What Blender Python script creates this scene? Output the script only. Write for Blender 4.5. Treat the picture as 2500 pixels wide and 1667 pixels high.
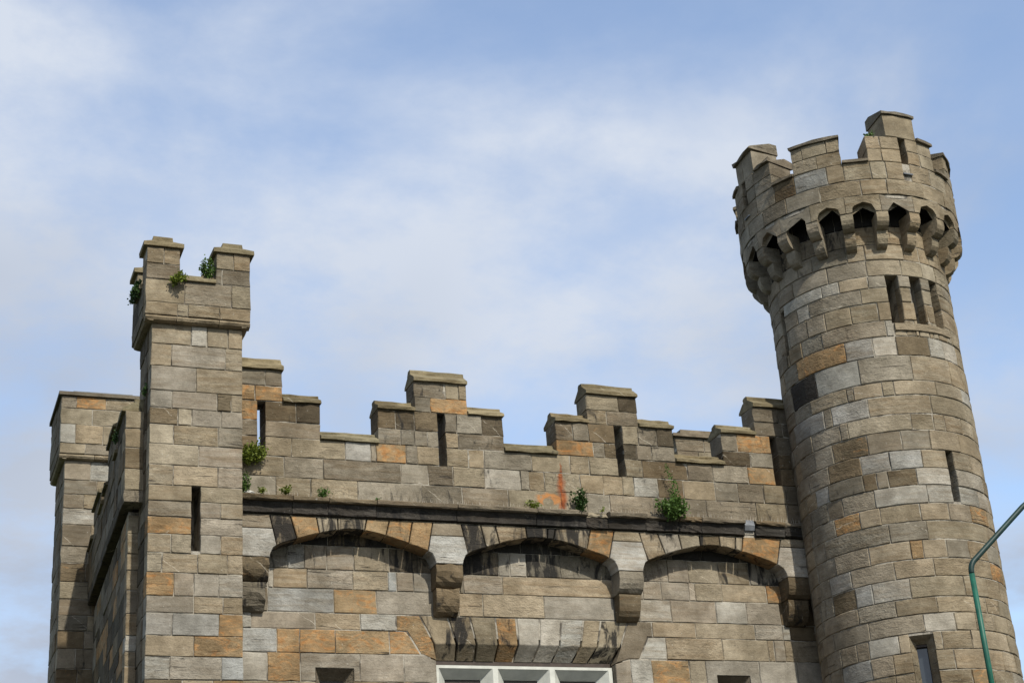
import bpy, math, random
from mathutils import Vector, Matrix

# ------------------------------------------------------------------ camera, sky, sun, exposure
scene = bpy.context.scene
for o in list(bpy.data.objects):
    bpy.data.objects.remove(o, do_unlink=True)
C = scene.collection

CAM_POS = (-3.22602783, -21.0, 1.65)
AX = (0.93710489, 0.08122231, 0.33946629)      # world X seen in camera axes (right, down, forward)
AY = (-0.34253633, 0.4009717, 0.84964143)
AZ = (-0.06710654, -0.91248267, 0.40357413)
cam = bpy.data.cameras.new('camera')
cam.sensor_width = 36.0
cam.lens = 59.46
cam.clip_start = 0.1
cam.clip_end = 5000
camo = bpy.data.objects.new('camera', cam)
C.objects.link(camo)
rt = Vector((AX[0], AY[0], AZ[0])); up = -Vector((AX[1], AY[1], AZ[1])); bk = -Vector((AX[2], AY[2], AZ[2]))
m3 = Matrix((rt, up, bk)).transposed()
camo.matrix_world = Matrix.Translation(CAM_POS) @ m3.to_4x4()
scene.camera = camo
scene.render.resolution_x = 1024
scene.render.resolution_y = 682

SUN_AZ = math.radians(7.5)      # towards the right of the facade's normal
SUN_EL = math.radians(43.5)
sdir = Vector((math.sin(SUN_AZ) * math.cos(SUN_EL), -math.cos(SUN_AZ) * math.cos(SUN_EL), math.sin(SUN_EL)))
sun = bpy.data.lights.new('sun', 'SUN')
sun.energy = 2.75
sun.angle = math.radians(0.9)
sun.color = (1.0, 0.945, 0.83)
suno = bpy.data.objects.new('sun', sun)
C.objects.link(suno)
suno.rotation_euler = (-sdir).to_track_quat('-Z', 'Y').to_euler()
suno.location = (3, -12, 25)

world = bpy.data.worlds.new('World')
scene.world = world
world.use_nodes = True
wn = world.node_tree; wn.nodes.clear()
def W(t, **k):
    n = wn.nodes.new(t)
    for a, b in k.items(): setattr(n, a, b)
    return n
def wl(a, b): wn.links.new(a, b)
sky = W('ShaderNodeTexSky', sky_type='NISHITA', sun_disc=False)
sky.sun_elevation = SUN_EL
sky.sun_rotation = math.pi - SUN_AZ
sky.air_density = 1.0; sky.dust_density = 1.2; sky.ozone_density = 1.2
tc = W('ShaderNodeTexCoord')
# cloud layer: the view direction projected on a flat ceiling, so the clouds lie level overhead
sep = W('ShaderNodeSeparateXYZ'); wl(tc.outputs['Generated'], sep.inputs[0])
zc = W('ShaderNodeMath', operation='MAXIMUM'); wl(sep.outputs['Z'], zc.inputs[0]); zc.inputs[1].default_value = 0.0
za = W('ShaderNodeMath', operation='ADD'); wl(zc.outputs[0], za.inputs[0]); za.inputs[1].default_value = 0.22
dv = W('ShaderNodeVectorMath', operation='DIVIDE')
cz = W('ShaderNodeCombineXYZ')
for i in range(3): wl(za.outputs[0], cz.inputs[i])
wl(tc.outputs['Generated'], dv.inputs[0]); wl(cz.outputs[0], dv.inputs[1])
mp = W('ShaderNodeMapping'); wl(dv.outputs[0], mp.inputs[0])
mp.inputs['Location'].default_value = (56.008, 24.653, 0.0)
mp.inputs['Scale'].default_value = (1.0, 1.0, 0.0)
n1 = W('ShaderNodeTexNoise'); wl(mp.outputs[0], n1.inputs['Vector'])
n1.inputs['Scale'].default_value = 1.9; n1.inputs['Detail'].default_value = 7; n1.inputs['Roughness'].default_value = 0.52; n1.inputs['Distortion'].default_value = 0.35
n2 = W('ShaderNodeTexNoise'); wl(mp.outputs[0], n2.inputs['Vector'])
n2.inputs['Scale'].default_value = 4.6; n2.inputs['Detail'].default_value = 9; n2.inputs['Roughness'].default_value = 0.62
mr = W('ShaderNodeMapRange', interpolation_type='SMOOTHSTEP'); wl(n1.outputs['Fac'], mr.inputs['Value'])
mr.inputs['From Min'].default_value = 0.35; mr.inputs['From Max'].default_value = 0.57
mr.inputs['To Min'].default_value = 0.24; mr.inputs['To Max'].default_value = 0.98
mr2 = W('ShaderNodeMapRange', interpolation_type='SMOOTHSTEP'); wl(n2.outputs['Fac'], mr2.inputs['Value'])
mr2.inputs['From Min'].default_value = 0.3; mr2.inputs['From Max'].default_value = 0.7
mr2.inputs['To Min'].default_value = 0.55; mr2.inputs['To Max'].default_value = 1.2
mm = W('ShaderNodeMath', operation='MULTIPLY', use_clamp=True); wl(mr.outputs[0], mm.inputs[0]); wl(mr2.outputs[0], mm.inputs[1])
# thick cloud bases are greyer than the thin edges
n3 = W('ShaderNodeTexNoise'); wl(mp.outputs[0], n3.inputs['Vector'])
n3.inputs['Scale'].default_value = 1.0; n3.inputs['Detail'].default_value = 4
mr3 = W('ShaderNodeMapRange', interpolation_type='SMOOTHSTEP'); wl(n3.outputs['Fac'], mr3.inputs['Value'])
mr3.inputs['From Min'].default_value = 0.35; mr3.inputs['From Max'].default_value = 0.68
cc = W('ShaderNodeMix', data_type='RGBA'); wl(mr3.outputs[0], cc.inputs[0])
cc.inputs[6].default_value = (2.80, 3.06, 3.52, 1)
cc.inputs[7].default_value = (1.72, 1.97, 2.46, 1)
mx = W('ShaderNodeMix', data_type='RGBA'); wl(mm.outputs[0], mx.inputs[0]); wl(sky.outputs[0], mx.inputs[6]); wl(cc.outputs[2], mx.inputs[7])
bg = W('ShaderNodeBackground'); wl(mx.outputs[2], bg.inputs[0]); bg.inputs[1].default_value = 0.134
ow = W('ShaderNodeOutputWorld'); wl(bg.outputs[0], ow.inputs[0])

vs = scene.view_settings
vs.view_transform = 'Standard'; vs.look = 'None'; vs.exposure = 0.85; vs.gamma = 1.0; vs.use_curve_mapping = False

# ------------------------------------------------------------------ materials
def mat(name):
    m = bpy.data.materials.new(name); m.use_nodes = True
    nt = m.node_tree; nt.nodes.clear()
    return m, nt
class NB:
    def __init__(s, nt): s.nt = nt
    def n(s, t, **k):
        x = s.nt.nodes.new(t)
        for a, b in k.items(): setattr(x, a, b)
        return x
    def l(s, a, b): s.nt.links.new(a, b)
    def val(s, sock, v):
        if hasattr(v, 'is_linked') or hasattr(v, 'links'): s.l(v, sock)
        else: sock.default_value = v
    def math(s, op, a, b=0.0, clamp=False):
        x = s.n('ShaderNodeMath', operation=op, use_clamp=clamp); s.val(x.inputs[0], a); s.val(x.inputs[1], b); return x.outputs[0]
    def vmul(s, v, t):
        x = s.n('ShaderNodeVectorMath', operation='MULTIPLY'); s.l(v, x.inputs[0]); x.inputs[1].default_value = t; return x.outputs[0]
    def vadd(s, a, b):
        x = s.n('ShaderNodeVectorMath', operation='ADD'); s.l(a, x.inputs[0]); s.l(b, x.inputs[1]); return x.outputs[0]
    def noise(s, v, scale, detail=4, rough=0.5, dist=0.0):
        x = s.n('ShaderNodeTexNoise'); s.l(v, x.inputs['Vector'])
        x.inputs['Scale'].default_value = scale; x.inputs['Detail'].default_value = detail
        x.inputs['Roughness'].default_value = rough; x.inputs['Distortion'].default_value = dist
        return x.outputs['Fac']
    def ramp(s, v, a, b, c=0.0, d=1.0, smooth=True):
        x = s.n('ShaderNodeMapRange', interpolation_type='SMOOTHSTEP' if smooth else 'LINEAR')
        s.val(x.inputs['Value'], v); s.val(x.inputs['From Min'], a); s.val(x.inputs['From Max'], b)
        s.val(x.inputs['To Min'], c); s.val(x.inputs['To Max'], d); return x.outputs[0]
    def mix(s, f, a, b, blend='MIX'):
        x = s.n('ShaderNodeMix', data_type='RGBA', blend_type=blend)
        s.val(x.inputs[0], f)
        for i, q in ((6, a), (7, b)):
            if isinstance(q, tuple): x.inputs[i].default_value = q if len(q) == 4 else q + (1,)
            else: s.l(q, x.inputs[i])
        return x.outputs[2]
    def attr(s, name):
        x = s.n('ShaderNodeAttribute', attribute_type='OBJECT', attribute_name=name); return x.outputs['Fac']
    def bump(s, h, strength, dist, normal=None):
        x = s.n('ShaderNodeBump'); s.l(h, x.inputs['Height']); x.inputs['Strength'].default_value = strength; x.inputs['Distance'].default_value = dist
        if normal is not None: s.l(normal, x.inputs['Normal'])
        return x.outputs[0]
    def out(s, col, rough=0.85, normal=None, spec=0.25, metal=0.0):
        p = s.n('ShaderNodeBsdfPrincipled')
        s.val(p.inputs['Base Color'], col if not isinstance(col, tuple) else col + (1,))
        s.val(p.inputs['Roughness'], rough); p.inputs['Specular IOR Level'].default_value = spec; p.inputs['Metallic'].default_value = metal
        if normal is not None: s.l(normal, p.inputs['Normal'])
        o = s.n('ShaderNodeOutputMaterial'); s.l(p.outputs[0], o.inputs[0]); return p

def make_stone():
    m, nt = mat('weathered_stone'); b = NB(nt)
    oi = b.n('ShaderNodeObjectInfo'); geo = b.n('ShaderNodeNewGeometry')
    pos = geo.outputs['Position']
    rv = b.n('ShaderNodeCombineXYZ')
    r = oi.outputs['Random']
    b.l(b.math('MULTIPLY', r, 37.0), rv.inputs[0]); b.l(b.math('MULTIPLY', r, 91.0), rv.inputs[1]); b.l(b.math('MULTIPLY', r, 53.0), rv.inputs[2])
    p = b.vadd(pos, rv.outputs[0])
    base = oi.outputs['Color']
    big = b.noise(p, 2.6, 4, 0.55)
    bed = b.noise(b.vmul(p, (1.4, 1.4, 11.0)), 1.6, 5, 0.6, 0.4)
    mot = b.noise(p, 9.0, 5, 0.65)
    fine = b.noise(p, 70.0, 3, 0.7)
    c = b.mix(1.0, base, b.mix(b.ramp(big, 0.3, 0.7), (0.78, 0.765, 0.74), (1.12, 1.11, 1.10)), 'MULTIPLY')
    r2_ = b.math('FRACT', b.math('MULTIPLY', r, 7.31)); r3_ = b.math('FRACT', b.math('MULTIPLY', r, 17.77))
    c = b.mix(b.math('MULTIPLY', b.ramp(bed, 0.35, 0.70, 0.0, 0.9), r2_), c, b.mix(1.0, c, (0.70, 0.62, 0.53), 'MULTIPLY'))
    wz_ = b.noise(pos, 0.9, 6, 0.62, 0.6)
    c = b.mix(1.0, c, b.mix(b.ramp(wz_, 0.34, 0.66), (0.74, 0.725, 0.70), (1.07, 1.07, 1.07)), 'MULTIPLY')
    c = b.mix(1.0, c, b.mix(b.ramp(mot, 0.28, 0.72), (0.85, 0.845, 0.84), (1.10, 1.10, 1.10)), 'MULTIPLY')
    c = b.mix(1.0, c, b.mix(b.ramp(fine, 0.25, 0.75), (0.86, 0.86, 0.86), (1.10, 1.10, 1.10)), 'MULTIPLY')
    # iron staining: patches and bands
    iron = b.attr('iron')
    ir = b.noise(b.vmul(p, (1.0, 1.0, 2.0)), 3.8, 6, 0.66, 1.6)
    lo = b.ramp(iron, 0.0, 1.0, 0.74, 0.44, False)
    f = b.math('MULTIPLY', b.ramp(ir, lo, b.math('ADD', lo, 0.20)), b.ramp(iron, 0.0, 0.15))
    c = b.mix(b.math('MULTIPLY', f, 0.72), c, b.mix(b.ramp(mot, 0.35, 0.7), (0.30, 0.130, 0.038), (0.42, 0.240, 0.100)))
    # calcite veins on some blocks
    dp = b.n('ShaderNodeVectorMath', operation='DOT_PRODUCT'); b.l(p, dp.inputs[0]); dp.inputs[1].default_value = (0.62, 0.4, 0.78)
    vd = b.math('ADD', b.math('MULTIPLY', dp.outputs['Value'], 1.6), b.math('MULTIPLY', b.noise(p, 5.0, 3, 0.5), 0.16))
    vl = b.math('SUBTRACT', 1.0, b.ramp(b.math('ABSOLUTE', b.math('SUBTRACT', b.math('FRACT', vd), 0.5)), 0.002, 0.008))
    vl = b.math('MULTIPLY', vl, b.ramp(r, 0.80, 0.82))
    vl = b.math('MULTIPLY', vl, b.ramp(mot, 0.40, 0.60))
    c = b.mix(b.math('MULTIPLY', vl, 0.6), c, (0.58, 0.53, 0.44))
    # pale lichen specks and dark pits
    sp = b.noise(p, 24.0, 3, 0.6)
    c = b.mix(b.ramp(sp, 0.66, 0.76, 0.0, 0.35), c, (0.52, 0.50, 0.44))
    c = b.mix(b.ramp(sp, 0.36, 0.25, 0.0, 0.55), c, (0.09, 0.075, 0.055))
    ck = b.noise(b.vmul(p, (1.1, 1.1, 13.0)), 1.5, 4, 0.55, 0.7)
    ckm = b.math('MULTIPLY', b.ramp(ck, 0.655, 0.70), b.ramp(r3_, 0.45, 0.6))
    c = b.mix(b.math('MULTIPLY', ckm, 0.75), c, (0.055, 0.047, 0.038))
    # black crust and painted shade: streaky, amount per stone
    soot_shade = b.attr('soot_shade')
    st = b.noise(b.vmul(pos, (6.0, 6.0, 1.6)), 1.0, 7, 0.66, 0.9)
    th = b.ramp(soot_shade, 0.0, 1.0, 0.88, 0.24, False)
    sf = b.math('MULTIPLY', b.ramp(st, th, b.math('ADD', th, 0.15)), 0.95)
    c = b.mix(sf, c, (0.020, 0.019, 0.018))
    # rust run below an old iron cramp in the parapet, and the orange patch beside it
    sx = b.n('ShaderNodeSeparateXYZ'); b.l(pos, sx.inputs[0])
    wob = b.noise(pos, 6.0, 4, 0.6)
    dx = b.math('ABSOLUTE', b.math('ADD', b.math('SUBTRACT', sx.outputs[0], 5.955), b.math('MULTIPLY', b.math('SUBTRACT', wob, 0.5), 0.14)))
    wz = b.ramp(sx.outputs[2], 9.98, 9.55, 0.010, 0.085)
    run = b.ramp(dx, b.math('MULTIPLY', wz, 1.15), b.math('MULTIPLY', wz, 0.15))
    run = b.math('MULTIPLY', run, b.math('MULTIPLY', b.ramp(sx.outputs[2], 9.98, 9.90), b.ramp(sx.outputs[1], 0.62, 0.58)))
    run = b.math('MULTIPLY', run, b.ramp(sx.outputs[2], 9.22, 9.26))
    run = b.math('MULTIPLY', run, b.ramp(b.noise(b.vmul(pos, (9.0, 9.0, 2.5)), 1.6, 5, 0.65), 0.24, 0.44))
    c = b.mix(b.math('MULTIPLY', run, 0.92), c, b.mix(b.ramp(mot, 0.35, 0.65), (0.17, 0.040, 0.013), (0.30, 0.090, 0.026)))
    ex = b.math('DIVIDE', b.math('SUBTRACT', sx.outputs[0], 5.735), 0.20)
    ez = b.math('DIVIDE', b.math('SUBTRACT', sx.outputs[2], 9.385), 0.095)
    rr = b.math('SQRT', b.math('ADD', b.math('MULTIPLY', ex, ex), b.math('MULTIPLY', ez, ez)))
    rr = b.math('ADD', rr, b.math('MULTIPLY', b.math('SUBTRACT', wob, 0.5), 1.3))
    ez2 = b.math('DIVIDE', b.math('SUBTRACT', sx.outputs[2], 9.33), 0.075)
    ex2 = b.math('DIVIDE', b.math('SUBTRACT', sx.outputs[0], 5.72), 0.09)
    r2 = b.math('SQRT', b.math('ADD', b.math('MULTIPLY', ex2, ex2), b.math('MULTIPLY', ez2, ez2)))
    ring = b.math('MULTIPLY', b.ramp(rr, 1.15, 0.70), b.math('MULTIPLY', b.ramp(r2, 0.8, 1.1), b.ramp(sx.outputs[1], 0.62, 0.58)))
    ring = b.math('MULTIPLY', ring, b.ramp(b.noise(pos, 16.0, 5, 0.7), 0.30, 0.50))
    c = b.mix(b.math('MULTIPLY', ring, 0.9), c, (0.36, 0.160, 0.055))
    h = b.math('ADD', b.math('MULTIPLY', mot, 0.9), b.math('ADD', b.math('MULTIPLY', bed, 0.7), b.math('MULTIPLY', fine, 0.28)))
    h = b.math('ADD', h, b.math('MULTIPLY', b.noise(b.vmul(p, (1, 1, 1.6)), 22.0, 4, 0.6), 0.55))
    h = b.math('SUBTRACT', h, b.math('MULTIPLY', ckm, 1.2))
    chs = b.noise(b.vmul(p, (1.0, 1.0, 1.3)), 13.0, 3, 0.55, 0.8)
    h = b.math('ADD', b.math('MULTIPLY', h, b.math('ADD', 0.45, b.math('MULTIPLY', r3_, 0.9))), b.math('MULTIPLY', chs, b.math('ADD', 0.2, r3_)))
    nrm = b.bump(h, 0.75, 0.020)
    b.out(c, 0.92, nrm, 0.12)
    return m
STONE = make_stone()

def make_mortar():
    m, nt = mat('lime_mortar'); b = NB(nt)
    pos = b.n('ShaderNodeNewGeometry').outputs['Position']
    a = b.noise(pos, 3.2, 5, 0.6, 0.6); f = b.noise(pos, 40.0, 3, 0.6)
    c = b.mix(b.ramp(a, 0.38, 0.56), (0.070, 0.062, 0.052), (0.36, 0.33, 0.275))
    c = b.mix(b.ramp(f, 0.3, 0.7, 0.0, 0.4), c, (0.10, 0.09, 0.075))
    b.out(c, 0.95, b.bump(f, 0.6, 0.01), 0.1); return m
MORTAR = make_mortar()

DARKM = None
def simple(name, col, rough=0.6, spec=0.3, metal=0.0, nscale=20.0, var=0.25, bump=0.0):
    m, nt = mat(name); b = NB(nt)
    pos = b.n('ShaderNodeNewGeometry').outputs['Position']
    a = b.noise(pos, nscale, 5, 0.6)
    c = b.mix(b.ramp(a, 0.3, 0.7), tuple(x * (1 - var) for x in col), tuple(x * (1 + var) for x in col))
    b.out(c, rough, b.bump(a, bump, 0.01) if bump else None, spec, metal); return m
PAINT = simple('aged_white_paint', (0.46, 0.465, 0.42), 0.55, 0.35, 0, 6.0, 0.10, 0.05)
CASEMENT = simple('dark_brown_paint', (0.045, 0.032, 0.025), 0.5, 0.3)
LEAD = simple('grey_lead', (0.15, 0.16, 0.175), 0.7, 0.3, 0.0, 8.0, 0.2, 0.2)
CAME = simple('lead_came', (0.05, 0.052, 0.055), 0.5, 0.3)
DARK = simple('dark_interior_and_shade', (0.018, 0.017, 0.016), 0.95, 0.05)
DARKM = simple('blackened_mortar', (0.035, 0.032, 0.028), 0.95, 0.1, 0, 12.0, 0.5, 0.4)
GREENP = simple('green_gloss_paint', (0.008, 0.085, 0.055), 0.5, 0.35, 0, 9.0, 0.18)
ARMP = simple('shaded_green_paint', (0.006, 0.026, 0.022), 0.5, 0.3, 0, 9.0, 0.3)  # darker copy of the post green, the arm's shading put into the colour
STEEL = simple('galvanised_wire', (0.34, 0.31, 0.265), 0.6, 0.3, 0.0)
ROOF = simple('roof_felt', (0.10, 0.10, 0.10), 0.9, 0.1)
ASPHALT = simple('asphalt', (0.048, 0.047, 0.045), 0.9, 0.2, 0, 6.0, 0.25, 0.3)
PAVING = simple('concrete_paving', (0.085, 0.082, 0.076), 0.9, 0.15, 0, 3.0, 0.15, 0.2)
GRASS = simple('rough_grass', (0.045, 0.065, 0.022), 0.95, 0.1, 0, 2.0, 0.4, 0.4)
BARK = simple('bark', (0.11, 0.085, 0.06), 0.95, 0.1, 0, 14.0, 0.4, 0.5)
GUANO = simple('bird_lime', (0.40, 0.39, 0.36), 0.9, 0.1, 0, 30.0, 0.3, 0.5)
LENS = simple('lamp_lens', (0.6, 0.62, 0.62), 0.2, 0.5)

def make_glass():
    m, nt = mat('window_glass'); b = NB(nt)
    pos = b.n('ShaderNodeNewGeometry').outputs['Position']
    p = b.out((0.03, 0.036, 0.042), 0.06, b.bump(b.noise(pos, 5.0, 2), 0.08, 0.02), 0.9); return m
GLASS = make_glass()

def make_leaf(name, c1, c2):
    m, nt = mat(name); b = NB(nt)
    pos = b.n('ShaderNodeNewGeometry').outputs['Position']
    a = b.noise(pos, 45.0, 3, 0.6)
    c = b.mix(b.ramp(a, 0.35, 0.65), c1, c2)
    p = b.n('ShaderNodeBsdfPrincipled'); b.l(c, p.inputs['Base Color']); p.inputs['Roughness'].default_value = 0.55; p.inputs['Specular IOR Level'].default_value = 0.25
    t = b.n('ShaderNodeBsdfTranslucent'); b.l(c, t.inputs[0])
    mx = b.n('ShaderNodeMixShader'); mx.inputs[0].default_value = 0.25; b.l(p.outputs[0], mx.inputs[1]); b.l(t.outputs[0], mx.inputs[2])
    o = b.n('ShaderNodeOutputMaterial'); b.l(mx.outputs[0], o.inputs[0]); return m
LEAF_Y = make_leaf('yellow_green_leaf', (0.085, 0.125, 0.014), (0.19, 0.22, 0.035))
LEAF_G = make_leaf('mid_green_leaf', (0.036, 0.080, 0.014), (0.095, 0.160, 0.032))
LEAF_D = make_leaf('dark_green_leaf', (0.022, 0.052, 0.013), (0.060, 0.105, 0.028))

# ------------------------------------------------------------------ object helpers
R = random.Random(11)
def link(name, me, material, parent=None):
    o = bpy.data.objects.new(name, me)
    if material is not None and len(me.materials) == 0: me.materials.append(material)
    C.objects.link(o)
    if parent is not None: o.parent = parent
    return o
def tag(o, label, cat, group=None):
    o['label'] = label; o['category'] = cat
    if group: o['group'] = group
    return o
def thing(name, label, cat, group=None):
    o = bpy.data.objects.new(name, None); C.objects.link(o); o.empty_display_size = 0.3
    return tag(o, label, cat, group)
def meshdata(name, v, f):
    me = bpy.data.meshes.new(name); me.from_pydata(v, [], f); me.update(); return me

PAL = {'T': (0.252, 0.214, 0.152), 'G': (0.236, 0.209, 0.163), 'L': (0.335, 0.320, 0.280), 'W': (0.283, 0.281, 0.262), 'Y': (0.290, 0.249, 0.183), 'S': (0.275, 0.248, 0.203), 'P': (0.385, 0.372, 0.338),
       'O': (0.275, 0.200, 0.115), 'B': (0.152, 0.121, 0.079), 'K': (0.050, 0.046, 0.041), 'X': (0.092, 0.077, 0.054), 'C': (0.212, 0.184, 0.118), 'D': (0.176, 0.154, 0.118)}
IRON = {'T': 0.16, 'G': 0.06, 'L': 0.0, 'W': 0.0, 'O': 0.90, 'B': 0.42, 'K': 0.0, 'X': 0.2, 'Y': 0.14, 'S': 0.03, 'P': 0.0, 'C': 0.08, 'D': 0.15}
def paint(o, k, soot_shade=0.08):
    c = PAL[k]; s = R.uniform(0.93, 1.07); w = R.uniform(-0.035, 0.035)
    o.color = (c[0] * s * (1 + w), c[1] * s, c[2] * s * (1 - w), 1.0)
    o['iron'] = max(0.0, min(1.0, IRON[k] + (R.uniform(-0.12, 0.12) if k not in 'LWKP' else 0.0)))
    o['soot_shade'] = max(0.0, min(1.0, soot_shade + R.uniform(-0.10, 0.10)))
def pick(w='TTTTTGGGGLBO'): return R.choice(w)

# local frames: (u along the wall, v height, w depth into the wall) -> world
def FRONT(Y): return lambda u, v, w: (u, Y + w, v)
def SIDE(x0, y0, x1, y1):              # left-facing wall running from (x0,y0) back to (x1,y1); u = distance in Y
    k = (x1 - x0) / (y1 - y0)
    return lambda u, v, w: (x0 + (u - y0) * k + w, u, v)
TCX, TCY, TR, TRP = 11.113, -0.153, 1.408, 1.741
def TOWER(r, cx=TCX, cy=TCY): return lambda u, v, w: (cx + (r - w) * math.sin(u), cy - (r - w) * math.cos(u), v)

def stone(name, M, u0, u1, v0, v1, depth, k, parent, soot_shade=0.08, joint=0.009, cham=0.007, rough=0.005, nx=None, ku=1.0, proud=0.0, smooth=False):
    """one squared block: uneven front, worn arrises, real depth. ku = metres per unit of u."""
    g = joint / 2; wid = (u1 - u0) * ku
    if nx is None: nx = 3 if wid > 0.26 else 2
    ch = min(cham, wid * 0.2); ny = 2
    pr = proud + R.uniform(-0.002, 0.012)
    V = []; F = []
    ua, ub, va, vb = u0 + g / ku, u1 - g / ku, v0 + g, v1 - g
    def j(a): return R.uniform(-a, a)
    for jj in range(ny + 1):
        for ii in range(nx + 1):
            s = ii / nx; t = jj / ny
            u = ua + ch / ku + s * (ub - ua - 2 * ch / ku); v = va + ch + t * (vb - va - 2 * ch)
            edge = ii in (0, nx) or jj in (0, ny)
            V.append(M(u + j(0.004) / ku, v + j(0.004), -pr - (0 if edge else rough * 0.6) + j(rough)))
    def gi(i, jx): return jx * (nx + 1) + i
    for jj in range(ny):
        for ii in range(nx):
            F.append((gi(ii, jj), gi(ii + 1, jj), gi(ii + 1, jj + 1), gi(ii, jj + 1)))
    nfront = len(F)
    ring = [gi(i, 0) for i in range(nx)] + [gi(nx, q) for q in range(ny)] + [gi(i, ny) for i in range(nx, 0, -1)] + [gi(0, q) for q in range(ny, 0, -1)]
    out = []
    for q in range(len(ring)):
        idx = ring[q]; ii = idx % (nx + 1); jj = idx // (nx + 1)
        u = ua + ii / nx * (ub - ua); v = va + jj / ny * (vb - va)
        out.append(len(V)); e_ = 0.012 if R.random() < 0.14 else 0.004
        V.append(M(u + (j(e_)) / ku, v + j(e_ * 0.8), ch * R.uniform(0.7, 1.9) - pr))
    back = []
    for q in range(len(ring)):
        idx = ring[q]; ii = idx % (nx + 1); jj = idx // (nx + 1)
        back.append(len(V)); V.append(M(ua + ii / nx * (ub - ua), va + jj / ny * (vb - va), depth))
    n = len(ring)
    for q in range(n):
        r = (q + 1) % n
        F.append((ring[r], ring[q], out[q], out[r]))
        F.append((out[r], out[q], back[q], back[r]))
    F.append(tuple(reversed(back)))
    me = bpy.data.meshes.new(name); me.from_pydata(V, [], F)
    if smooth:
        for p in me.polygons[:nfront]: p.use_smooth = True
        fr = set(tuple(sorted((ring[q], ring[(q + 1) % n]))) for q in range(n))
        at = me.attributes.new('sharp_edge', 'BOOLEAN', 'EDGE')
        for e in me.edges:
            if tuple(sorted(e.vertices)) in fr: at.data[e.index].value = True
    me.update()
    o = link(name, me, STONE, parent); paint(o, k, soot_shade); return o

def inset_poly(P, d):
    n = len(P); Q = []
    for i in range(n):
        a, b, c = Vector(P[i - 1]), Vector(P[i]), Vector(P[(i + 1) % n])
        e1 = (b - a).normalized(); e2 = (c - b).normalized()
        n1 = Vector((-e1.y, e1.x)); n2 = Vector((-e2.y, e2.x))
        bis = n1 + n2
        L = bis.length
        if L < 1e-4: Q.append(tuple(b + n1 * d)); continue
        bis /= L; s = d / max(0.45, bis.dot(n1)); Q.append(tuple(b + bis * s))
    return Q
def poly_stone(name, M, P, depth, k, parent, soot_shade=0.1, joint=0.012, cham=0.010, proud=0.0, jit=0.003):
    """block of any outline (counter-clockwise in u,v): front with worn arrises, sides, back."""
    A = inset_poly(P, joint / 2); B = inset_poly(P, joint / 2 + cham); n = len(P)
    V = []; F = []
    pr = proud + R.uniform(-0.003, 0.005)
    for (u, v) in B: V.append(M(u + R.uniform(-jit, jit), v + R.uniform(-jit, jit), -pr + R.uniform(-0.003, 0.003)))
    for (u, v) in A: V.append(M(u, v, cham - pr))
    for (u, v) in A: V.append(M(u, v, depth))
    F.append(tuple(range(n)))
    for i in range(n):
        r = (i + 1) % n
        F.append((r, i, n + i, n + r)); F.append((n + r, n + i, 2 * n + i, 2 * n + r))
    F.append(tuple(range(3 * n - 1, 2 * n - 1, -1)))
    me = meshdata(name, V, F)
    o = link(name, me, STONE, parent); paint(o, k, soot_shade); return o
def extrude_profile(name, M, prof, u0, u1, k, parent, soot_shade=0.2, nseg=1, ku=1.0, jit=0.003, material=None, joint=0.004):
    """moulded length: profile of (w, v) points swept from u0 to u1."""
    V = []; F = []; n = len(prof)
    u0 += joint / ku; u1 -= joint / ku
    for s in range(nseg + 1):
        u = u0 + (u1 - u0) * s / nseg
        for (w, v) in prof: V.append(M(u + R.uniform(-jit, jit) / ku * 0.5, v + R.uniform(-jit, jit), w + R.uniform(-jit, jit)))
    for s in range(nseg):
        for i in range(n):
            a = s * n + i; b_ = s * n + (i + 1) % n
            F.append((a, b_, b_ + n, a + n))
    F.append(tuple(range(n - 1, -1, -1))); F.append(tuple(range(nseg * n, nseg * n + n)))
    me = meshdata(name, V, F)
    import bmesh
    bm = bmesh.new(); bm.from_mesh(me); bmesh.ops.recalc_face_normals(bm, faces=bm.faces); bm.to_mesh(me); bm.free()
    o = link(name, me, material or STONE, parent)
    if material is None: paint(o, k, soot_shade)
    return o
class Boxes:
    def __init__(s): s.v = []; s.f = []
    def add(s, M, u0, u1, v0, v1, w0, w1, nu=1):
        b = len(s.v)
        for i in range(nu + 1):
            u = u0 + (u1 - u0) * i / nu
            s.v += [M(u, v0, w0), M(u, v1, w0), M(u, v1, w1), M(u, v0, w1)]
        for i in range(nu):
            a = b + 4 * i
            for q in range(4):
                r = (q + 1) % 4; s.f.append((a + q, a + r, a + 4 + r, a + 4 + q))
        s.f.append((b + 3, b + 2, b + 1, b)); e = b + 4 * nu; s.f.append((e, e + 1, e + 2, e + 3))
    def build(s, name, material, parent=None):
        me = meshdata(name, s.v, s.f)
        import bmesh
        bm = bmesh.new(); bm.from_mesh(me); bmesh.ops.recalc_face_normals(bm, faces=bm.faces); bm.to_mesh(me); bm.free()
        return link(name, me, material, parent)
WORLDF = lambda u, v, w: (u, w, v)      # u = X, v = Z, w = Y

def fill_row(lo, hi, mean, rnd=0.35):
    xs = [lo]
    while xs[-1] < hi - mean * 0.6:
        xs.append(xs[-1] + mean * R.uniform(1 - rnd, 1 + rnd))
    xs[-1] = hi
    if len(xs) > 2 and xs[-1] - xs[-2] < mean * 0.4: xs.pop(-2)
    return xs

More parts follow.
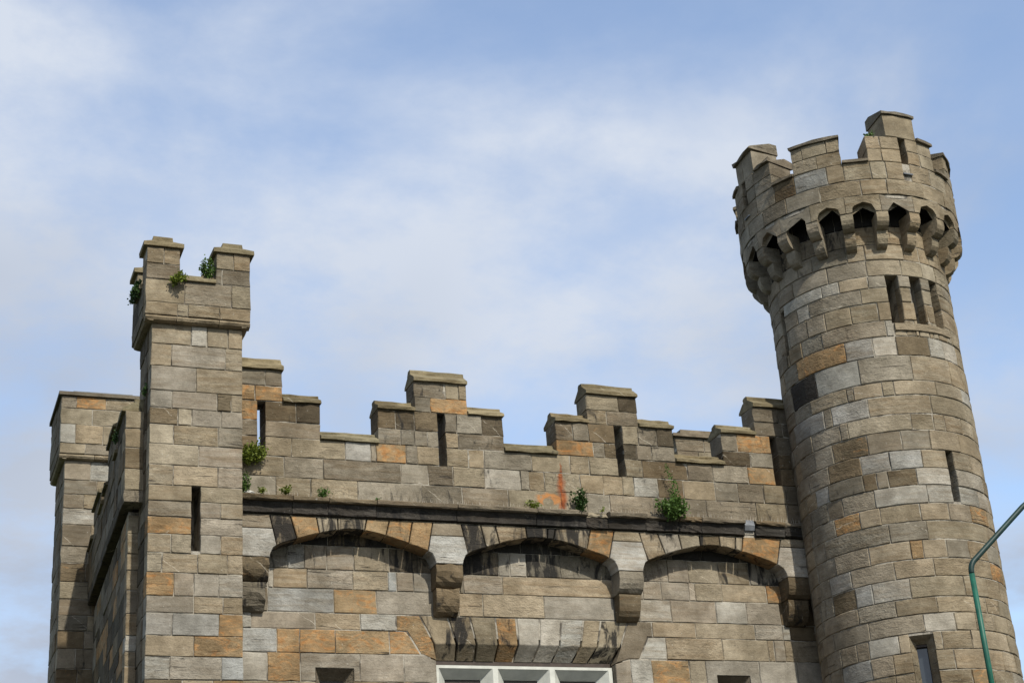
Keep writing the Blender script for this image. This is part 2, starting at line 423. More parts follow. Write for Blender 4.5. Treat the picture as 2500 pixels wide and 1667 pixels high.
# ------------------------------------------------------------------ ground
me = meshdata('ground', [(-1500, -1500, -0.02), (1500, -1500, -0.02), (1500, 1500, -0.02), (-1500, 1500, -0.02)], [(0, 1, 2, 3)])
o = link('ground', me, GRASS); o['kind'] = 'structure'
b = Boxes(); b.add(WORLDF, -150, 150, -0.01, 0.0, -13.5, -5.6); o = b.build('road', ASPHALT); o['kind'] = 'structure'
b = Boxes(); b.add(WORLDF, -150, 150, -0.015, 0.12, -5.55, 0.6); o = b.build('pavement', PAVING); o['kind'] = 'structure'
b = Boxes(); b.add(WORLDF, -150, 150, -0.015, 0.125, -24.0, -13.55); o = b.build('pavement', PAVING); o['kind'] = 'structure'

# ------------------------------------------------------------------ near square turret
YP, YW = 0.45, 0.75
TX0, TX1, TD = -0.050, 1.188, 0.95
near = thing('square_turret', 'tall square turret with crenellated cap and arrow slit, left of the wall', 'turret', 'square corner turrets')
TROWS = [(11.434, 11.142, [0.488, 0.702, 0.988], 'TLTT'), (11.142, 10.818, [0.225, 0.953], 'TGT'), (10.818, 10.466, [0.558], 'GT'), (10.466, 10.217, [0.24, 0.841, 1.032], 'GGBT'),
 (10.217, 9.983, [0.32, 0.506, 0.898], 'BTGG'), (9.983, 9.705, [0.268, 0.859], 'TTG'), (9.705, 9.419, [0.601], 'TG'), (9.419, 9.136, [0.269, 0.858], 'TTG'), (9.136, 8.921, ['s'], 'TT'),
 (8.921, 8.707, ['s', 0.894], 'GGT'), (8.707, 8.473, ['s'], 'OG'), (8.473, 8.221, [0.255, 's', 0.895], 'TTGT'), (8.221, 7.961, [0.146, 0.599, 0.984], 'TTTT'), (7.961, 7.659, [0.295, 0.554, 0.869], 'OGGL'),
 (7.659, 7.437, [0.55, 0.93], 'GTT'), (7.437, 7.147, [0.283, 0.878], 'WWO'), (7.147, 6.88, [0.561], 'TO'), (6.88, 6.59, [0.258, 0.906], 'LLW'), (6.59, 6.30, [0.42, 0.80], 'BTO'), (6.30, 6.02, [0.3, 0.75], 'TGT')]
SL0, SL1 = 0.517, 0.629
core = Boxes()
J = 0.009
core.add(WORLDF, TX0 + J, SL0 - J, 8.26, 9.14, J, TD - J); core.add(WORLDF, SL1 + J, TX1 - J, 8.26, 9.14, J, TD - J)
core.add(WORLDF, TX0 + J, TX1 - J, 9.14, 11.55, J, TD - J); core.add(WORLDF, TX0 + J, TX1 - J, 0.0, 8.26, J, TD - J)
core.add(WORLDF, SL0 - J, SL1 + J, 8.26, 9.14, 0.5, TD - J)
shaft = core.build('shaft', MORTAR, near)
MF0 = FRONT(0.0)
for (z1, z0, js, cs) in TROWS:
    seg = []; a = TX0
    for q in js + [TX1]:
        if q == 's': seg.append((a, SL0)); a = SL1
        else: seg.append((a, q)); a = q
    for (x0, x1), k in zip(seg, cs):
        stone('stone', MF0, x0, x1, z0, z1, 0.24, {'T': 'Y', 'G': 'S'}.get(k, k) if R.random() < 0.75 else k, shaft, 0.21)
MS = SIDE(TX0, 0.0, TX0, TD)
for (z1, z0, js, cs) in TROWS:
    xs = [0.26, R.uniform(0.5, 0.7), TD]
    for a, c_ in zip(xs[:-1], xs[1:]): stone('stone', MS, a, c_, z0, z1, 0.12, pick('DDX'), shaft, 0.42, nx=1)  # left face in darker stone, its shade put into the colour
MSR = lambda u, v, w: (TX1 - w, u, v)
for (z1, z0, js, cs) in TROWS:
    if z1 > 10.9:
        for a, c_ in ((0.25, 0.6), (0.6, TD)): stone('stone', MSR, a, c_, z0, z1, 0.12, pick('YST'), shaft, 0.2, nx=1)
    else: stone('stone', MSR, 0.25, YP + 0.02, z0, z1, 0.12, pick('YST'), shaft, 0.2, nx=1)
# corbelled roll under the cap
CX0, CX1, CYF, CYB = -0.155, 1.278, -0.12, 1.08
def roll(u0, u1, M, par):
    prof = [(0.115, 11.43), (0.10, 11.433), (0.062, 11.436), (0.02, 11.452), (0.002, 11.482), (0.012, 11.507), (0.02, 11.516), (0.115, 11.516)]
    return extrude_profile('roll_moulding', M, prof, u0, u1, 'T', par, 0.35, 3)
cap = Boxes()
cap.add(WORLDF, CX0 + J, CX1 - J, 11.518, 12.05, CYF + J, CYB - J); cap.add(WORLDF, TX0 + J, TX1 - J, 11.40, 11.519, 0.05, TD - 0.02)
capo = cap.build('cap', MORTAR, near)
MCF = FRONT(CYF); MCL = SIDE(CX0, CYF, CX0, CYB)
for a, c_ in ((CX0, 0.27), (0.27, 0.849), (0.849, CX1)): roll(a, c_, MCF, capo)
MRR = lambda u, v, w: (CX1 - w, u, v)
for a, c_ in ((CYF + 0.02, 0.45), (0.45, CYB - 0.1)):
    roll(a, c_, MCL, capo); roll(a, c_, MRR, capo)
for (z0, z1, xs, cs) in ((11.516, 11.703, [CX0, 0.272, 0.421, 0.849, CX1], 'TTTT'), (11.703, 12.048, [CX0, 0.369, 1.015, CX1], 'TGT')):
    for a, c_, k in zip(xs[:-1], xs[1:], cs): stone('stone', MCF, a, c_, z0, z1, 0.2, k, capo, 0.08)
    for M_ in (MCL, MRR):
        ys = [CYF + 0.21, 0.45, CYB]
        for a, c_ in zip(ys[:-1], ys[1:]): stone('stone', M_, a, c_, z0, z1, 0.14, pick('DDX'), capo, 0.45, nx=1)  # cap sides in dark stone, shade painted into them
MT = 0.34     # parapet thickness on the cap
def frust(name, par, x0, x1, y0, y1, z, k, over=0.045, ridge=0.14):
    """weathered cap stone: slab with four slopes and a small ridge block."""
    a = [(x0 - over, y0 - over), (x1 + over, y0 - over), (x1 + over, y1 + over), (x0 - over, y1 + over)]
    mx, my = (x0 + x1) / 2, (y0 + y1) / 2; hx, hy = (x1 - x0) * 0.30, (y1 - y0) * 0.30
    c_ = [(mx - hx, my - hy), (mx + hx, my - hy), (mx + hx, my + hy), (mx - hx, my + hy)]
    d = [(mx - hx * .95, my - hy * .95), (mx + hx * .95, my - hy * .95), (mx + hx * .95, my + hy * .95), (mx - hx * .95, my + hy * .95)]
    V = [(p[0], p[1], z) for p in a] + [(p[0], p[1], z + 0.06) for p in a] + [(p[0], p[1], z + 0.06 + ridge * 0.55) for p in c_] + [(p[0], p[1], z + 0.06 + ridge) for p in d]
    V = [(q[0] + R.uniform(-.004, .004), q[1] + R.uniform(-.004, .004), q[2] + R.uniform(-.003, .003)) for q in V]
    F = [(3, 2, 1, 0)]
    for L in range(3):
        for i in range(4): r = (i + 1) % 4; F.append((4 * L + i, 4 * L + r, 4 * L + 4 + r, 4 * L + 4 + i))
    F.append((12, 13, 14, 15))
    o = link(name, meshdata(name, V, F), STONE, par); paint(o, k, 0.22); return o
ML, MR_ = 0.306, 0.800
for (x0, x1, jA, jB, front) in ((CX0, ML, 0.083, None, True), (MR_, CX1, 1.044, 0.884, True), (CX0, ML, None, None, False), (MR_, CX1, None, None, False)):
    y0, y1 = (CYF, CYF + MT) if front else (CYB - MT, CYB)
    M_ = FRONT(y0)
    for (z0, z1, jn, k) in ((12.05, 12.282, jB, 'D'), (12.282, 12.532, jA, 'T')):
        xs = [x0, x1] if jn is None else [x0, jn, x1]
        for a, c_ in zip(xs[:-1], xs[1:]): stone('stone', M_, a, c_, z0, z1, MT, k, capo, 0.08)
    cb = Boxes(); cb.add(WORLDF, x0 + J, x1 - J, 12.04, 12.53, y0 + J, y1 - J); cb.build('merlon_core', MORTAR, capo)
    frust('coping_stone', capo, x0, x1, y0, y1, 12.532, 'C')
def cap_sill(M, u0, u1, z, par, t=MT):
    prof = [(-0.04, z), (-0.04, z + 0.05), (t * 0.30, z + 0.12), (t * 0.34, z + 0.15), (t * 0.66, z + 0.15), (t * 0.70, z + 0.12), (t + 0.04, z + 0.05), (t + 0.04, z)]
    return extrude_profile('coping_stone', M, prof, u0, u1, 'C', par, 0.35, 2)
cap_sill(MCF, ML, MR_, 12.05, capo); cap_sill(FRONT(CYB - MT), ML, MR_, 12.05, capo)
cap_sill(MCL, CYF + MT, CYB - MT, 12.05, capo); cap_sill(MRR, CYF + MT, CYB - MT, 12.05, capo)

# ------------------------------------------------------------------ battlemented front wall
front = thing('castle_wall', 'battlemented stone wall with stepped merlons, string course and blind arches between turret and round tower', 'wall')
TH = 0.37
MP = FRONT(YP); MW = FRONT(YW)
PX0, PX1 = 1.18, 10.25
Z_ST, Z_R2, Z_R1, Z_SILL, Z_S1, Z_STEP, Z_U1, Z_UP = 9.225, 9.50, 9.797, 10.075, 10.31, 10.603, 10.83, 11.075
par = Boxes()
par.add(WORLDF, PX0, PX1, 9.0, 9.79, YP + J, YP + TH - J)
slits = [(1.49, 1.597), (4.105, 4.218), (6.876, 6.994), (9.503, 9.610)]
ed = [PX0] + [q for s in slits for q in s] + [PX1]
for i in range(0, len(ed), 2): par.add(WORLDF, ed[i] + (J if i else 0), ed[i + 1] - J, 9.79, Z_SILL - 0.005, YP + J, YP + TH - J)
merl = [(0.55, 1.06, 1.847, 2.375, slits[0]), (3.212, 3.765, 4.568, 5.105, slits[1]), (5.921, 6.457, 7.285, 7.840, slits[2]), (8.650, 9.261, 9.95, 10.45, slits[3])]
for (a, b0, b1, c_, s) in merl:
    a = max(a, PX0); c2 = min(c_, PX1)
    if b0 < PX0: b0 = PX0
    par.add(WORLDF, a + J, s[0] - J, Z_SILL - 0.005, Z_STEP, YP + J, YP + TH - J)
    par.add(WORLDF, s[1] + J, c2 - J, Z_SILL - 0.005, Z_STEP, YP + J, YP + TH - J)
    par.add(WORLDF, b0 + J, min(b1, PX1) - J, Z_STEP, Z_UP, YP + J, YP + TH - J)
parapet = par.build('parapet', MORTAR, front)
def prow(z0, z1, xs, cs, soot_shade=0.12, depth=TH):
    for a, c_, k in zip(xs[:-1], xs[1:], cs):
        if k == '.': continue
        stone('stone', MP, a, c_, z0, z1, depth, k, parapet, soot_shade + 0.14, rough=0.009)
# courses below the crenels
prow(Z_ST - 0.03, Z_R2, [PX0, 1.735, 2.222, 2.887, 3.813, 4.418, 5.110, 5.927, 6.323, 6.689, 7.398, 8.268, 9.100, 9.641, PX1], 'GTTGDGTTGGDGTD', 0.32)
prow(Z_R2, Z_R1, [PX0, 1.854, 2.405, 3.521, 3.927, 4.293, 4.771, 5.316, 5.446, 5.690, 6.252, 6.615, 6.927, 7.105, 7.498, 7.919, 8.445, 8.826, 9.266, 9.648, PX1], 'TGDGDTLGTTTTTLBTGDTD', 0.24)
prow(Z_R1, Z_SILL, [PX0, 1.490, 1.597, 1.960, 2.726, 3.097, 3.171, 3.608, 3.779, 4.105, 4.218, 4.544, 4.783, 5.510, 6.115, 6.420, 6.876, 6.994, 7.276, 8.019, 8.442, 9.040, 9.503, 9.610, PX1], 'B.TTWGODT.TTGTTT.TBDGO.B', 0.24)
# merlons
prow(Z_SILL, Z_S1, [PX0, 1.490, 1.597, 2.375], 'D.G', 0.28)
prow(Z_S1, Z_STEP, [PX0, 1.490, 1.597, 2.035, 2.375], 'O.BX', 0.34)
prow(Z_STEP, Z_U1, [PX0, 1.455, 1.847], 'OO', 0.26)
prow(Z_U1, Z_UP, [PX0, 1.604, 1.847], 'DD', 0.30)
prow(Z_SILL, Z_S1, [3.212, 3.542, 3.744, 3.939, 4.105, 4.218, 4.408, 5.105], 'GDDG.TD', 0.32)
prow(Z_S1, Z_STEP, [3.212, 3.475, 3.756, 4.105, 4.218, 4.392, 4.775, 5.105], 'BXB.DGX', 0.36)
prow(Z_STEP, Z_U1, [3.765, 4.010, 4.568], 'DO', 0.34)
prow(Z_U1, Z_UP, [3.765, 4.246, 4.447, 4.568], 'DTT', 0.30)
prow(Z_SILL, Z_S1, [5.921, 6.509, 6.686, 6.876, 6.994, 7.210, 7.452, 7.840], 'OGB.XDG', 0.32)
prow(Z_S1, Z_STEP, [5.921, 6.196, 6.449, 6.876, 6.994, 7.254, 7.567, 7.840], 'DGB.TDX', 0.34)
prow(Z_STEP, Z_U1, [6.457, 6.771, 7.285], 'TD', 0.30)
prow(Z_U1, Z_UP, [6.457, 6.984, 7.285], 'TX', 0.32)
prow(Z_SILL, Z_S1, [8.650, 9.112, 9.503, 9.610, PX1], 'XG.B', 0.32)
prow(Z_S1, Z_STEP, [8.650, 8.921, 9.503, 9.610, PX1], 'DO.D', 0.3)
prow(Z_STEP, Z_U1, [9.261, 9.75, PX1], 'DD', 0.3)
prow(Z_U1, Z_UP, [9.261, 9.7, PX1], 'DD', 0.3)
def coping(z, x0, x1, soot_shade=0.36, over_l=0.0, over_r=0.0, n=1, M=MP, par_=None, t=TH):
    prof = [(-0.048, z), (-0.050, z + 0.046), (0.095, z + 0.145), (0.115, z + 0.158), (0.118, z + 0.205), (0.145, z + 0.226), (t - 0.145, z + 0.226), (t - 0.118, z + 0.205), (t - 0.115, z + 0.158), (t - 0.095, z + 0.145), (t + 0.05, z + 0.046), (t + 0.048, z)]
    xs = [x0 - over_l + (x1 + over_r - x0 + over_l) * i / n for i in range(n + 1)]
    for a, c_ in zip(xs[:-1], xs[1:]): extrude_profile('coping_stone', M, prof, a, c_, 'C', par_ or parapet, soot_shade, 4, jit=0.008)
SC = 0.72   # step and sill copings are a little lower
def coping_low(z, x0, x1, soot_shade=0.36, n=1, M=MP, par_=None, t=TH):
    prof = [(-0.048, z), (-0.050, z + 0.042), (0.095, z + 0.12), (0.115, z + 0.13), (0.118, z + 0.165), (0.145, z + 0.182), (t - 0.145, z + 0.182), (t - 0.118, z + 0.165), (t - 0.115, z + 0.13), (t - 0.095, z + 0.12), (t + 0.05, z + 0.042), (t + 0.048, z)]
    xs = [x0 + (x1 - x0) * i / n for i in range(n + 1)]
    for a, c_ in zip(xs[:-1], xs[1:]): extrude_profile('coping_stone', M, prof, a, c_, 'C', par_ or parapet, soot_shade, 4, jit=0.008)
for (a, b0, b1, c_, s) in merl:
    if b0 < PX0: b0 = PX0 - 0.05
    coping(Z_UP + 0.002, b0 - 0.005, min(b1 + 0.015, PX1), n=1)
    if a > PX0: coping_low(Z_STEP + 0.002, a - 0.005, b0 + 0.004)
    if c_ < PX1: coping_low(Z_STEP + 0.002, b1 - 0.004, c_ + 0.015)
for a, c_ in ((2.372, 3.216), (5.102, 5.925), (7.836, 8.654)): coping_low(Z_SILL + 0.002, a, c_, n=1)

# string course, broken in places
def string_len(x0, x1, k, soot_shade, worn=0.0):
    o_ = 0.135 - worn
    top = [(0.02, 9.232), (-o_ + 0.03, 9.205 - worn * .3), (-o_, 9.185 - worn * .4), (-o_ + 0.004, 9.140), (-o_ + 0.02, 9.128), (-0.03, 9.122), (0.02, 9.122)]
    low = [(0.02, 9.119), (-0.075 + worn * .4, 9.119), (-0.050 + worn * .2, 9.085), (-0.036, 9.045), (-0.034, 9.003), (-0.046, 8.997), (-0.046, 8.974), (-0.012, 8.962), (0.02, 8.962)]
    extrude_profile('string_course_stone', MP, top, x0, x1, k, strg, soot_shade * 0.55, 5, jit=0.006 + worn * 0.14)
    extrude_profile('cavetto_stone', MP, low, x0, x1, 'K', strg, 0.62, 5, jit=0.005 + worn * 0.12)  # black crust, with the overhang's shade also put into its colour
sb = Boxes(); sb.add(WORLDF, PX0, PX1, 8.95, 9.225, YP + 0.022, YP + TH - J - 0.002)
strg = sb.build('string_course', MORTAR, front)
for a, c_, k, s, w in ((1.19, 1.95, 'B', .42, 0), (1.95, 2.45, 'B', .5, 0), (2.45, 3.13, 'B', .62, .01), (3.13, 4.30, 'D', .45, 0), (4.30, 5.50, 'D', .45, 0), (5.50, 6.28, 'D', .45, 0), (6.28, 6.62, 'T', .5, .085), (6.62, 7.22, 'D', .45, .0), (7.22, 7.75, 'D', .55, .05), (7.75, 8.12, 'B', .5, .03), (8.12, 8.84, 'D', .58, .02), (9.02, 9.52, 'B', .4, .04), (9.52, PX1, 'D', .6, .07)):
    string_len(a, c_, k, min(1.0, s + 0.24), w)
extrude_profile('lead_patch', MP, [(0.02, 9.23), (-0.03, 9.21), (-0.06, 9.12), (-0.03, 9.05), (0.02, 9.03)], 8.845, 9.015, 'W', strg, 0, 2, material=LEAD)
# anti-roosting wires along the string course
V = []; F = []
x = 1.3
while x < 9.95:
    if not (6.3 < x < 6.6) and R.random() > 0.16:
        y = YP - R.uniform(0.015, 0.075); h = R.uniform(0.045, 0.10); lx = R.uniform(-.02, .02); t = 0.0042
        n = len(V); V += [(x - t, y, 9.19), (x + t, y, 9.19), (x, y + 2 * t, 9.19), (x + lx, y - R.uniform(-.01, .04), 9.2 + h)]
        F += [(n, n + 1, n + 3), (n + 1, n + 2, n + 3), (n + 2, n, n + 3)]
    x += R.uniform(0.015, 0.055)
o = link('bird_spikes', meshdata('bird_spikes', V, F), STEEL, front); o['kind'] = 'stuff'

# main wall core with window openings
WX0, WX1, WZ1 = 4.012, 6.676, 7.072
SWL, SWR = (2.320, 2.837, 6.944), (8.282, 8.809, 6.929)
mw = Boxes()
mw.add(WORLDF, PX0, PX1, 7.40, 9.0, YW + J, 1.2); mw.add(WORLDF, PX0, 3.93, 7.06, 7.40, YW + J, 1.2); mw.add(WORLDF, 6.80, PX1, 7.06, 7.40, YW + J, 1.2); mw.add(WORLDF, 3.93, 6.80, 7.12, 7.40, YW + 0.20, 1.2)
edges = [PX0, SWL[0], SWL[1], WX0, WX1, SWR[0], SWR[1], PX1]
for i in range(0, 8, 2): mw.add(WORLDF, edges[i] + (J if i else 0), edges[i + 1] - (J if i < 6 else 0), 0, 7.06, YW + J, 1.2)
mw.add(WORLDF, SWL[0] - J, SWL[1] + J, SWL[2] + J, 7.06, YW + J, 1.2); mw.add(WORLDF, SWR[0] - J, SWR[1] + J, SWR[2] + J, 7.06, YW + J, 1.2)
for a, c_, zb in ((SWL[0], SWL[1], 5.7), (SWR[0], SWR[1], 5.7), (WX0, WX1, 5.0)): mw.add(WORLDF, a - J, c_ + J, 0, zb, YW + J, 1.2)
wall = mw.build('wall', MORTAR, front)
def wrow(z0, z1, xs, cs, soot_shade=0.1):
    for a, c_, k in zip(xs[:-1], xs[1:], cs):
        if k == '.': continue
        stone('stone', MW, a, c_, z0, z1, 0.16, {'T': 'Y', 'G': 'S'}.get(k, k), wall, soot_shade + 0.08, rough=0.004)
wrow(8.646, 8.975, fill_row(PX0, PX1, 0.5), [pick('DBG') for _ in range(40)], 0.78)  # two under-arch courses: crust plus recess shade put into the colour
A_ = [PX0, 1.678, 1.958, 2.191, 2.498, 2.882, 3.391, 4.007, 4.408, 5.003, 5.177, 5.425, 5.949, 6.767, 7.168, 7.652, 7.994, 8.497, 9.007, 9.507, PX1]
for a, c_, k, s in zip(A_[:-1], A_[1:], 'DSWSSYDDDSLDDDSSYYSD', [.62, .58, .46, .55, .44, .52, .66, .62, .72, .6, .34, .76, .74, .66, .6, .48, .48, .52, .62, .66]):
    stone('stone', MW, a, c_, 8.304, 8.646, 0.16, k, wall, s, rough=0.004)
wrow(8.031, 8.304, [PX0, 1.678, 1.754, 2.222, 2.859, 3.366, 3.487, 3.729, 4.408, 4.462, 5.048, 6.777, 7.223, 7.519, 7.969, 8.073, 8.513, 9.261, 9.507, PX1], 'DLTGTWGGDGTGGGGTTOTD', 0.14)
wrow(7.702, 8.031, [PX0, 1.673, 2.589, 3.187, 4.027, 4.375, 4.734, 5.656, 6.737, 7.141, 7.648, 8.379, 8.883, 9.447, PX1], 'DWOGBTTGDLGLGB', 0.10)
wrow(7.472, 7.702, [PX0, 1.452, 2.322, 2.952, 3.455], 'LGTL', 0.08)
wrow(7.472, 7.702, [7.314, 8.006, 8.985, 9.451, 9.575, 10.013, PX1], 'TTLLBB', 0.09)
wrow(7.149, 7.472, [PX0, 1.794, 2.103, 2.594, 3.350], 'WOOO', 0.10)
poly_stone('stone', MW, [(3.350, 7.149), (3.798, 7.149), (3.605, 7.472), (3.350, 7.472)], 0.16, 'O', wall, 0.12)
poly_stone('stone', MW, [(7.073, 7.149), (7.504, 7.149), (7.504, 7.472), (7.233, 7.472)], 0.16, 'L', wall, 0.08)
wrow(7.149, 7.472, [7.504, 8.417, 9.170, 9.274, 9.450, 10.036, PX1], 'TTTGTB', 0.09)
Z6 = 6.769
def window_block(x0, x1, w, k):
    """one big block with a small splayed light cut into it"""
    zt = 7.149; cxm = (w[0] + w[1]) / 2
    poly_stone('stone', MW, [(x0, Z6), (w[0], Z6), (w[0], w[2]), (w[1], w[2]), (w[1], Z6), (x1, Z6), (x1, zt), (x0, zt)], 0.16, 'S', wall, 0.06, cham=0.006)
wrow(Z6, 7.149, [PX0, 1.665, 2.109], 'LO', 0.05); window_block(2.109, 2.926, SWL, 'G'); wrow(Z6, 7.149, [2.926, 3.542], 'G', 0.05)
poly_stone('stone', MW, [(3.542, Z6), (4.012, Z6), (4.012, 7.080), (3.826, 7.149), (3.542, 7.149)], 0.16, 'S', wall, 0.06)
poly_stone('stone', MW, [(6.676, Z6), (6.917, Z6), (6.917, 7.145), (6.676, 7.075)], 0.16, 'S', wall, 0.06)
wrow(Z6, 7.142, [6.917, 7.246, 7.843, 8.104], 'LOT', 0.05); window_block(8.104, 8.975, SWR, 'G'); wrow(Z6, 7.149, [8.975, 9.611, 10.036, PX1], 'LGB', 0.06)
for z0, z1 in ((6.47, Z6), (6.18, 6.47)):
    for lo, hi in ((PX0, SWL[0]), (SWL[1], WX0), (WX1, SWR[0]), (SWR[1], PX1)):
        xs = fill_row(lo, hi, 0.6); wrow(z0, z1, xs, [pick() for _ in xs], 0.06)
# splayed reveals of the small lights
for w in (SWL, SWR):
    x0, x1, zt = w; zi = zt - 0.12; y0, y1 = YW + 0.012, YW + 0.20
    xi0, xi1 = x0 + 0.105, x1 - 0.105; zb = 5.9
    V = [(x0, y0, zt), (x1, y0, zt), (xi1, y1, zi), (xi0, y1, zi), (x0, y0, zb), (xi0, y1, zb), (x1, y0, zb), (xi1, y1, zb)]
    F = [(0, 1, 2, 3), (0, 3, 5, 4), (1, 6, 7, 2)]
    sw = link('small_window', meshdata('small_window', V, F), STONE, front); paint(sw, 'D', 0.1); sw['iron'] = 0.0
    b = Boxes(); b.add(WORLDF, xi0 - .02, xi1 + .02, zb, zi + .02, y1 + 0.05, y1 + 0.06); b.build('pane', GLASS, sw)
    b = Boxes(); b.add(WORLDF, xi0, xi1, zi - 0.035, zi - 0.001, y1 + 0.005, y1 + 0.045); b.add(WORLDF, (xi0 + xi1) / 2 - .012, (xi0 + xi1) / 2 + .012, zb, zi - 0.036, y1 + 0.01, y1 + 0.045); b.build('frame', CASEMENT, sw)

# blind arches: piers, springers, voussoirs on rolled corbels
ARCT = [(0, 8.795), (.06, 8.793), (.18, 8.776), (.41, 8.719), (.69, 8.622), (.86, 8.553), (.94, 8.508), (.98, 8.455), (1.0, 8.358)]
def arch_z(t):
    t = min(abs(t), 1.0)
    for (a, za), (c_, zb) in zip(ARCT[:-1], ARCT[1:]):
        if t <= c_:
            i = ARCT.index((a, za)); s = (t - a) / (c_ - a)
            def sl(j):
                j0, j1 = max(j - 1, 0), min(j + 1, len(ARCT) - 1)
                return (ARCT[j1][1] - ARCT[j0][1]) / (ARCT[j1][0] - ARCT[j0][0]) if j > 0 else 0.0
            m0, m1 = sl(i) * (c_ - a), sl(i + 1) * (c_ - a)
            return (2*s**3 - 3*s*s + 1) * za + (s**3 - 2*s*s + s) * m0 + (3*s*s - 2*s**3) * zb + (s**3 - s*s) * m1
    return ARCT[-1][1]
PIER = [(1.225, 1.645), (3.972, 4.371), (6.727, 7.124), (9.480, 9.880)]
VOU = [[(1.644, 1.740), (1.931, 2.021), (2.294, 2.333), (2.590, 2.597), (3.006, 2.969), (3.330, 3.269), (3.663, 3.595), (3.961, 3.871)],
       [(4.369, 4.452), (4.664, 4.732), (4.883, 4.935), (5.342, 5.358), (5.686, 5.666), (5.807, 5.761), (6.352, 6.267), (6.723, 6.608)],
       [(7.109, 7.214), (7.408, 7.512), (7.748, 7.788), (8.091, 8.094), (8.419, 8.424), (8.698, 8.662), (8.820, 8.772), (9.458, 9.344)]]
VCOL = ['YOYYOOO', 'YYYDYYO', 'YSYBYYO']
VSOOT = [[.62, .42, .5, .6, .36, .3, .3], [.7, .5, .5, .7, .74, .66, .34], [.62, .45, .4, .56, .42, .5, .34]]
ZV = 8.957
flare = {}
for q in range(3):
    (pl, pr), (nl, nr) = PIER[q], PIER[q + 1]
    cxm, h = (pr + nl) / 2, (nl - pr) / 2
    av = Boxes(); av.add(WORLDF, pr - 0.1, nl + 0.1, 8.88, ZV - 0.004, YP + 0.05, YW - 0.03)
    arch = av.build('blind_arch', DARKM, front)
    js = VOU[q]
    for i in range(7):
        (t0, b0), (t1, b1) = js[i], js[i + 1]
        P = []
        nb = max(3, int((b1 - b0) / 0.05))
        for s in range(nb + 1):
            x = b0 + (b1 - b0) * s / nb; P.append((x, arch_z((x - cxm) / h)))
        P += [(t1, ZV), (t0, ZV)]
        poly_stone('voussoir', MP, P, YW - YP + 0.015, VCOL[q][i], arch, VSOOT[q][i] + 0.13, joint=0.017, cham=0.008)
    flare[(q, 'r')] = (js[0][1], arch_z((js[0][1] - cxm) / h), js[0][0], [(x, arch_z((x - cxm) / h)) for x in (pr + h * .01, pr + h * .04)])
    flare[(q + 1, 'l')] = (js[7][1], arch_z((js[7][1] - cxm) / h), js[7][0], [(x, arch_z((x - cxm) / h)) for x in (nl - h * .01, nl - h * .04)])
ZPJ = [8.76, 8.762, 8.80, 8.82]
for q, (pl, pr) in enumerate(PIER):
    pb = Boxes(); pb.add(WORLDF, pl + .03, pr - .03, 8.39, ZV - .01, YP + 0.03, YW)
    pier = pb.build('pier', MORTAR, front)
    P = [(pl, 8.356), (pr, 8.356)]
    zj = ZPJ[q]
    if (q, 'r') in flare:
        xb, zb, xt, cv = flare[(q, 'r')]; f = (zj - zb) / (ZV - zb)
        P += cv + [(xb, zb), (xb + (xt - xb) * f, zj)]; rt_ = [(xb + (xt - xb) * f, zj), (xt, ZV)]
    else: P += [(pr, zj)]; rt_ = [(pr, zj), (pr, ZV)]
    if (q, 'l') in flare:
        xb, zb, xt, cv = flare[(q, 'l')]; f = (zj - zb) / (ZV - zb)
        P += [(xb + (xt - xb) * f, zj), (xb, zb)] + list(reversed(cv)); lt_ = [(xt, ZV), (xb + (xt - xb) * f, zj)]
    else: P += [(pl, zj)]; lt_ = [(pl, ZV), (pl, zj)]
    poly_stone('springer', MP, P, YW - YP + 0.015, 'P', pier, 0.0, proud=0.006, cham=0.007)
    poly_stone('stone', MP, [lt_[1], rt_[0], rt_[1], lt_[0]], YW - YP + 0.015, 'GGTG'[q], pier, 0.12, proud=0.006, cham=0.007)
    # two-tier corbel: (depth from the parapet face, height)
    up_ = [(0.38, 8.352), (0.00, 8.352), (-0.005, 8.245), (0.01, 8.18), (0.045, 8.11), (0.10, 8.06), (0.16, 8.045), (0.38, 8.045)]
    lo_ = [(0.38, 8.04), (0.105, 8.04), (0.10, 8.00), (0.112, 7.90), (0.14, 7.81), (0.19, 7.74), (0.25, 7.69), (0.30, 7.675), (0.38, 7.675)]
    cb = link('corbel', meshdata('corbel', [(pl + .05, YW - .05, 7.7), (pr - .05, YW - .05, 7.7), (pr - .05, YW - .05, 8.3), (pl + .05, YW - .05, 8.3)], [(0, 1, 2, 3)]), MORTAR, front)
    kk = 'BBGB'[q]
    o1 = extrude_profile('corbel_stone', MP, up_, pl + .005, pr - .005, kk, cb, (.6, .45, .35, .55)[q], 4, jit=0.012 if q in (0, 1) else 0.004)
    o2 = extrude_profile('corbel_stone', MP, lo_, pl - .0 + .02, pr - .035, 'DBBB'[q], cb, (.66, .5, .42, .6)[q], 4, jit=0.012 if q in (0, 1) else 0.004)

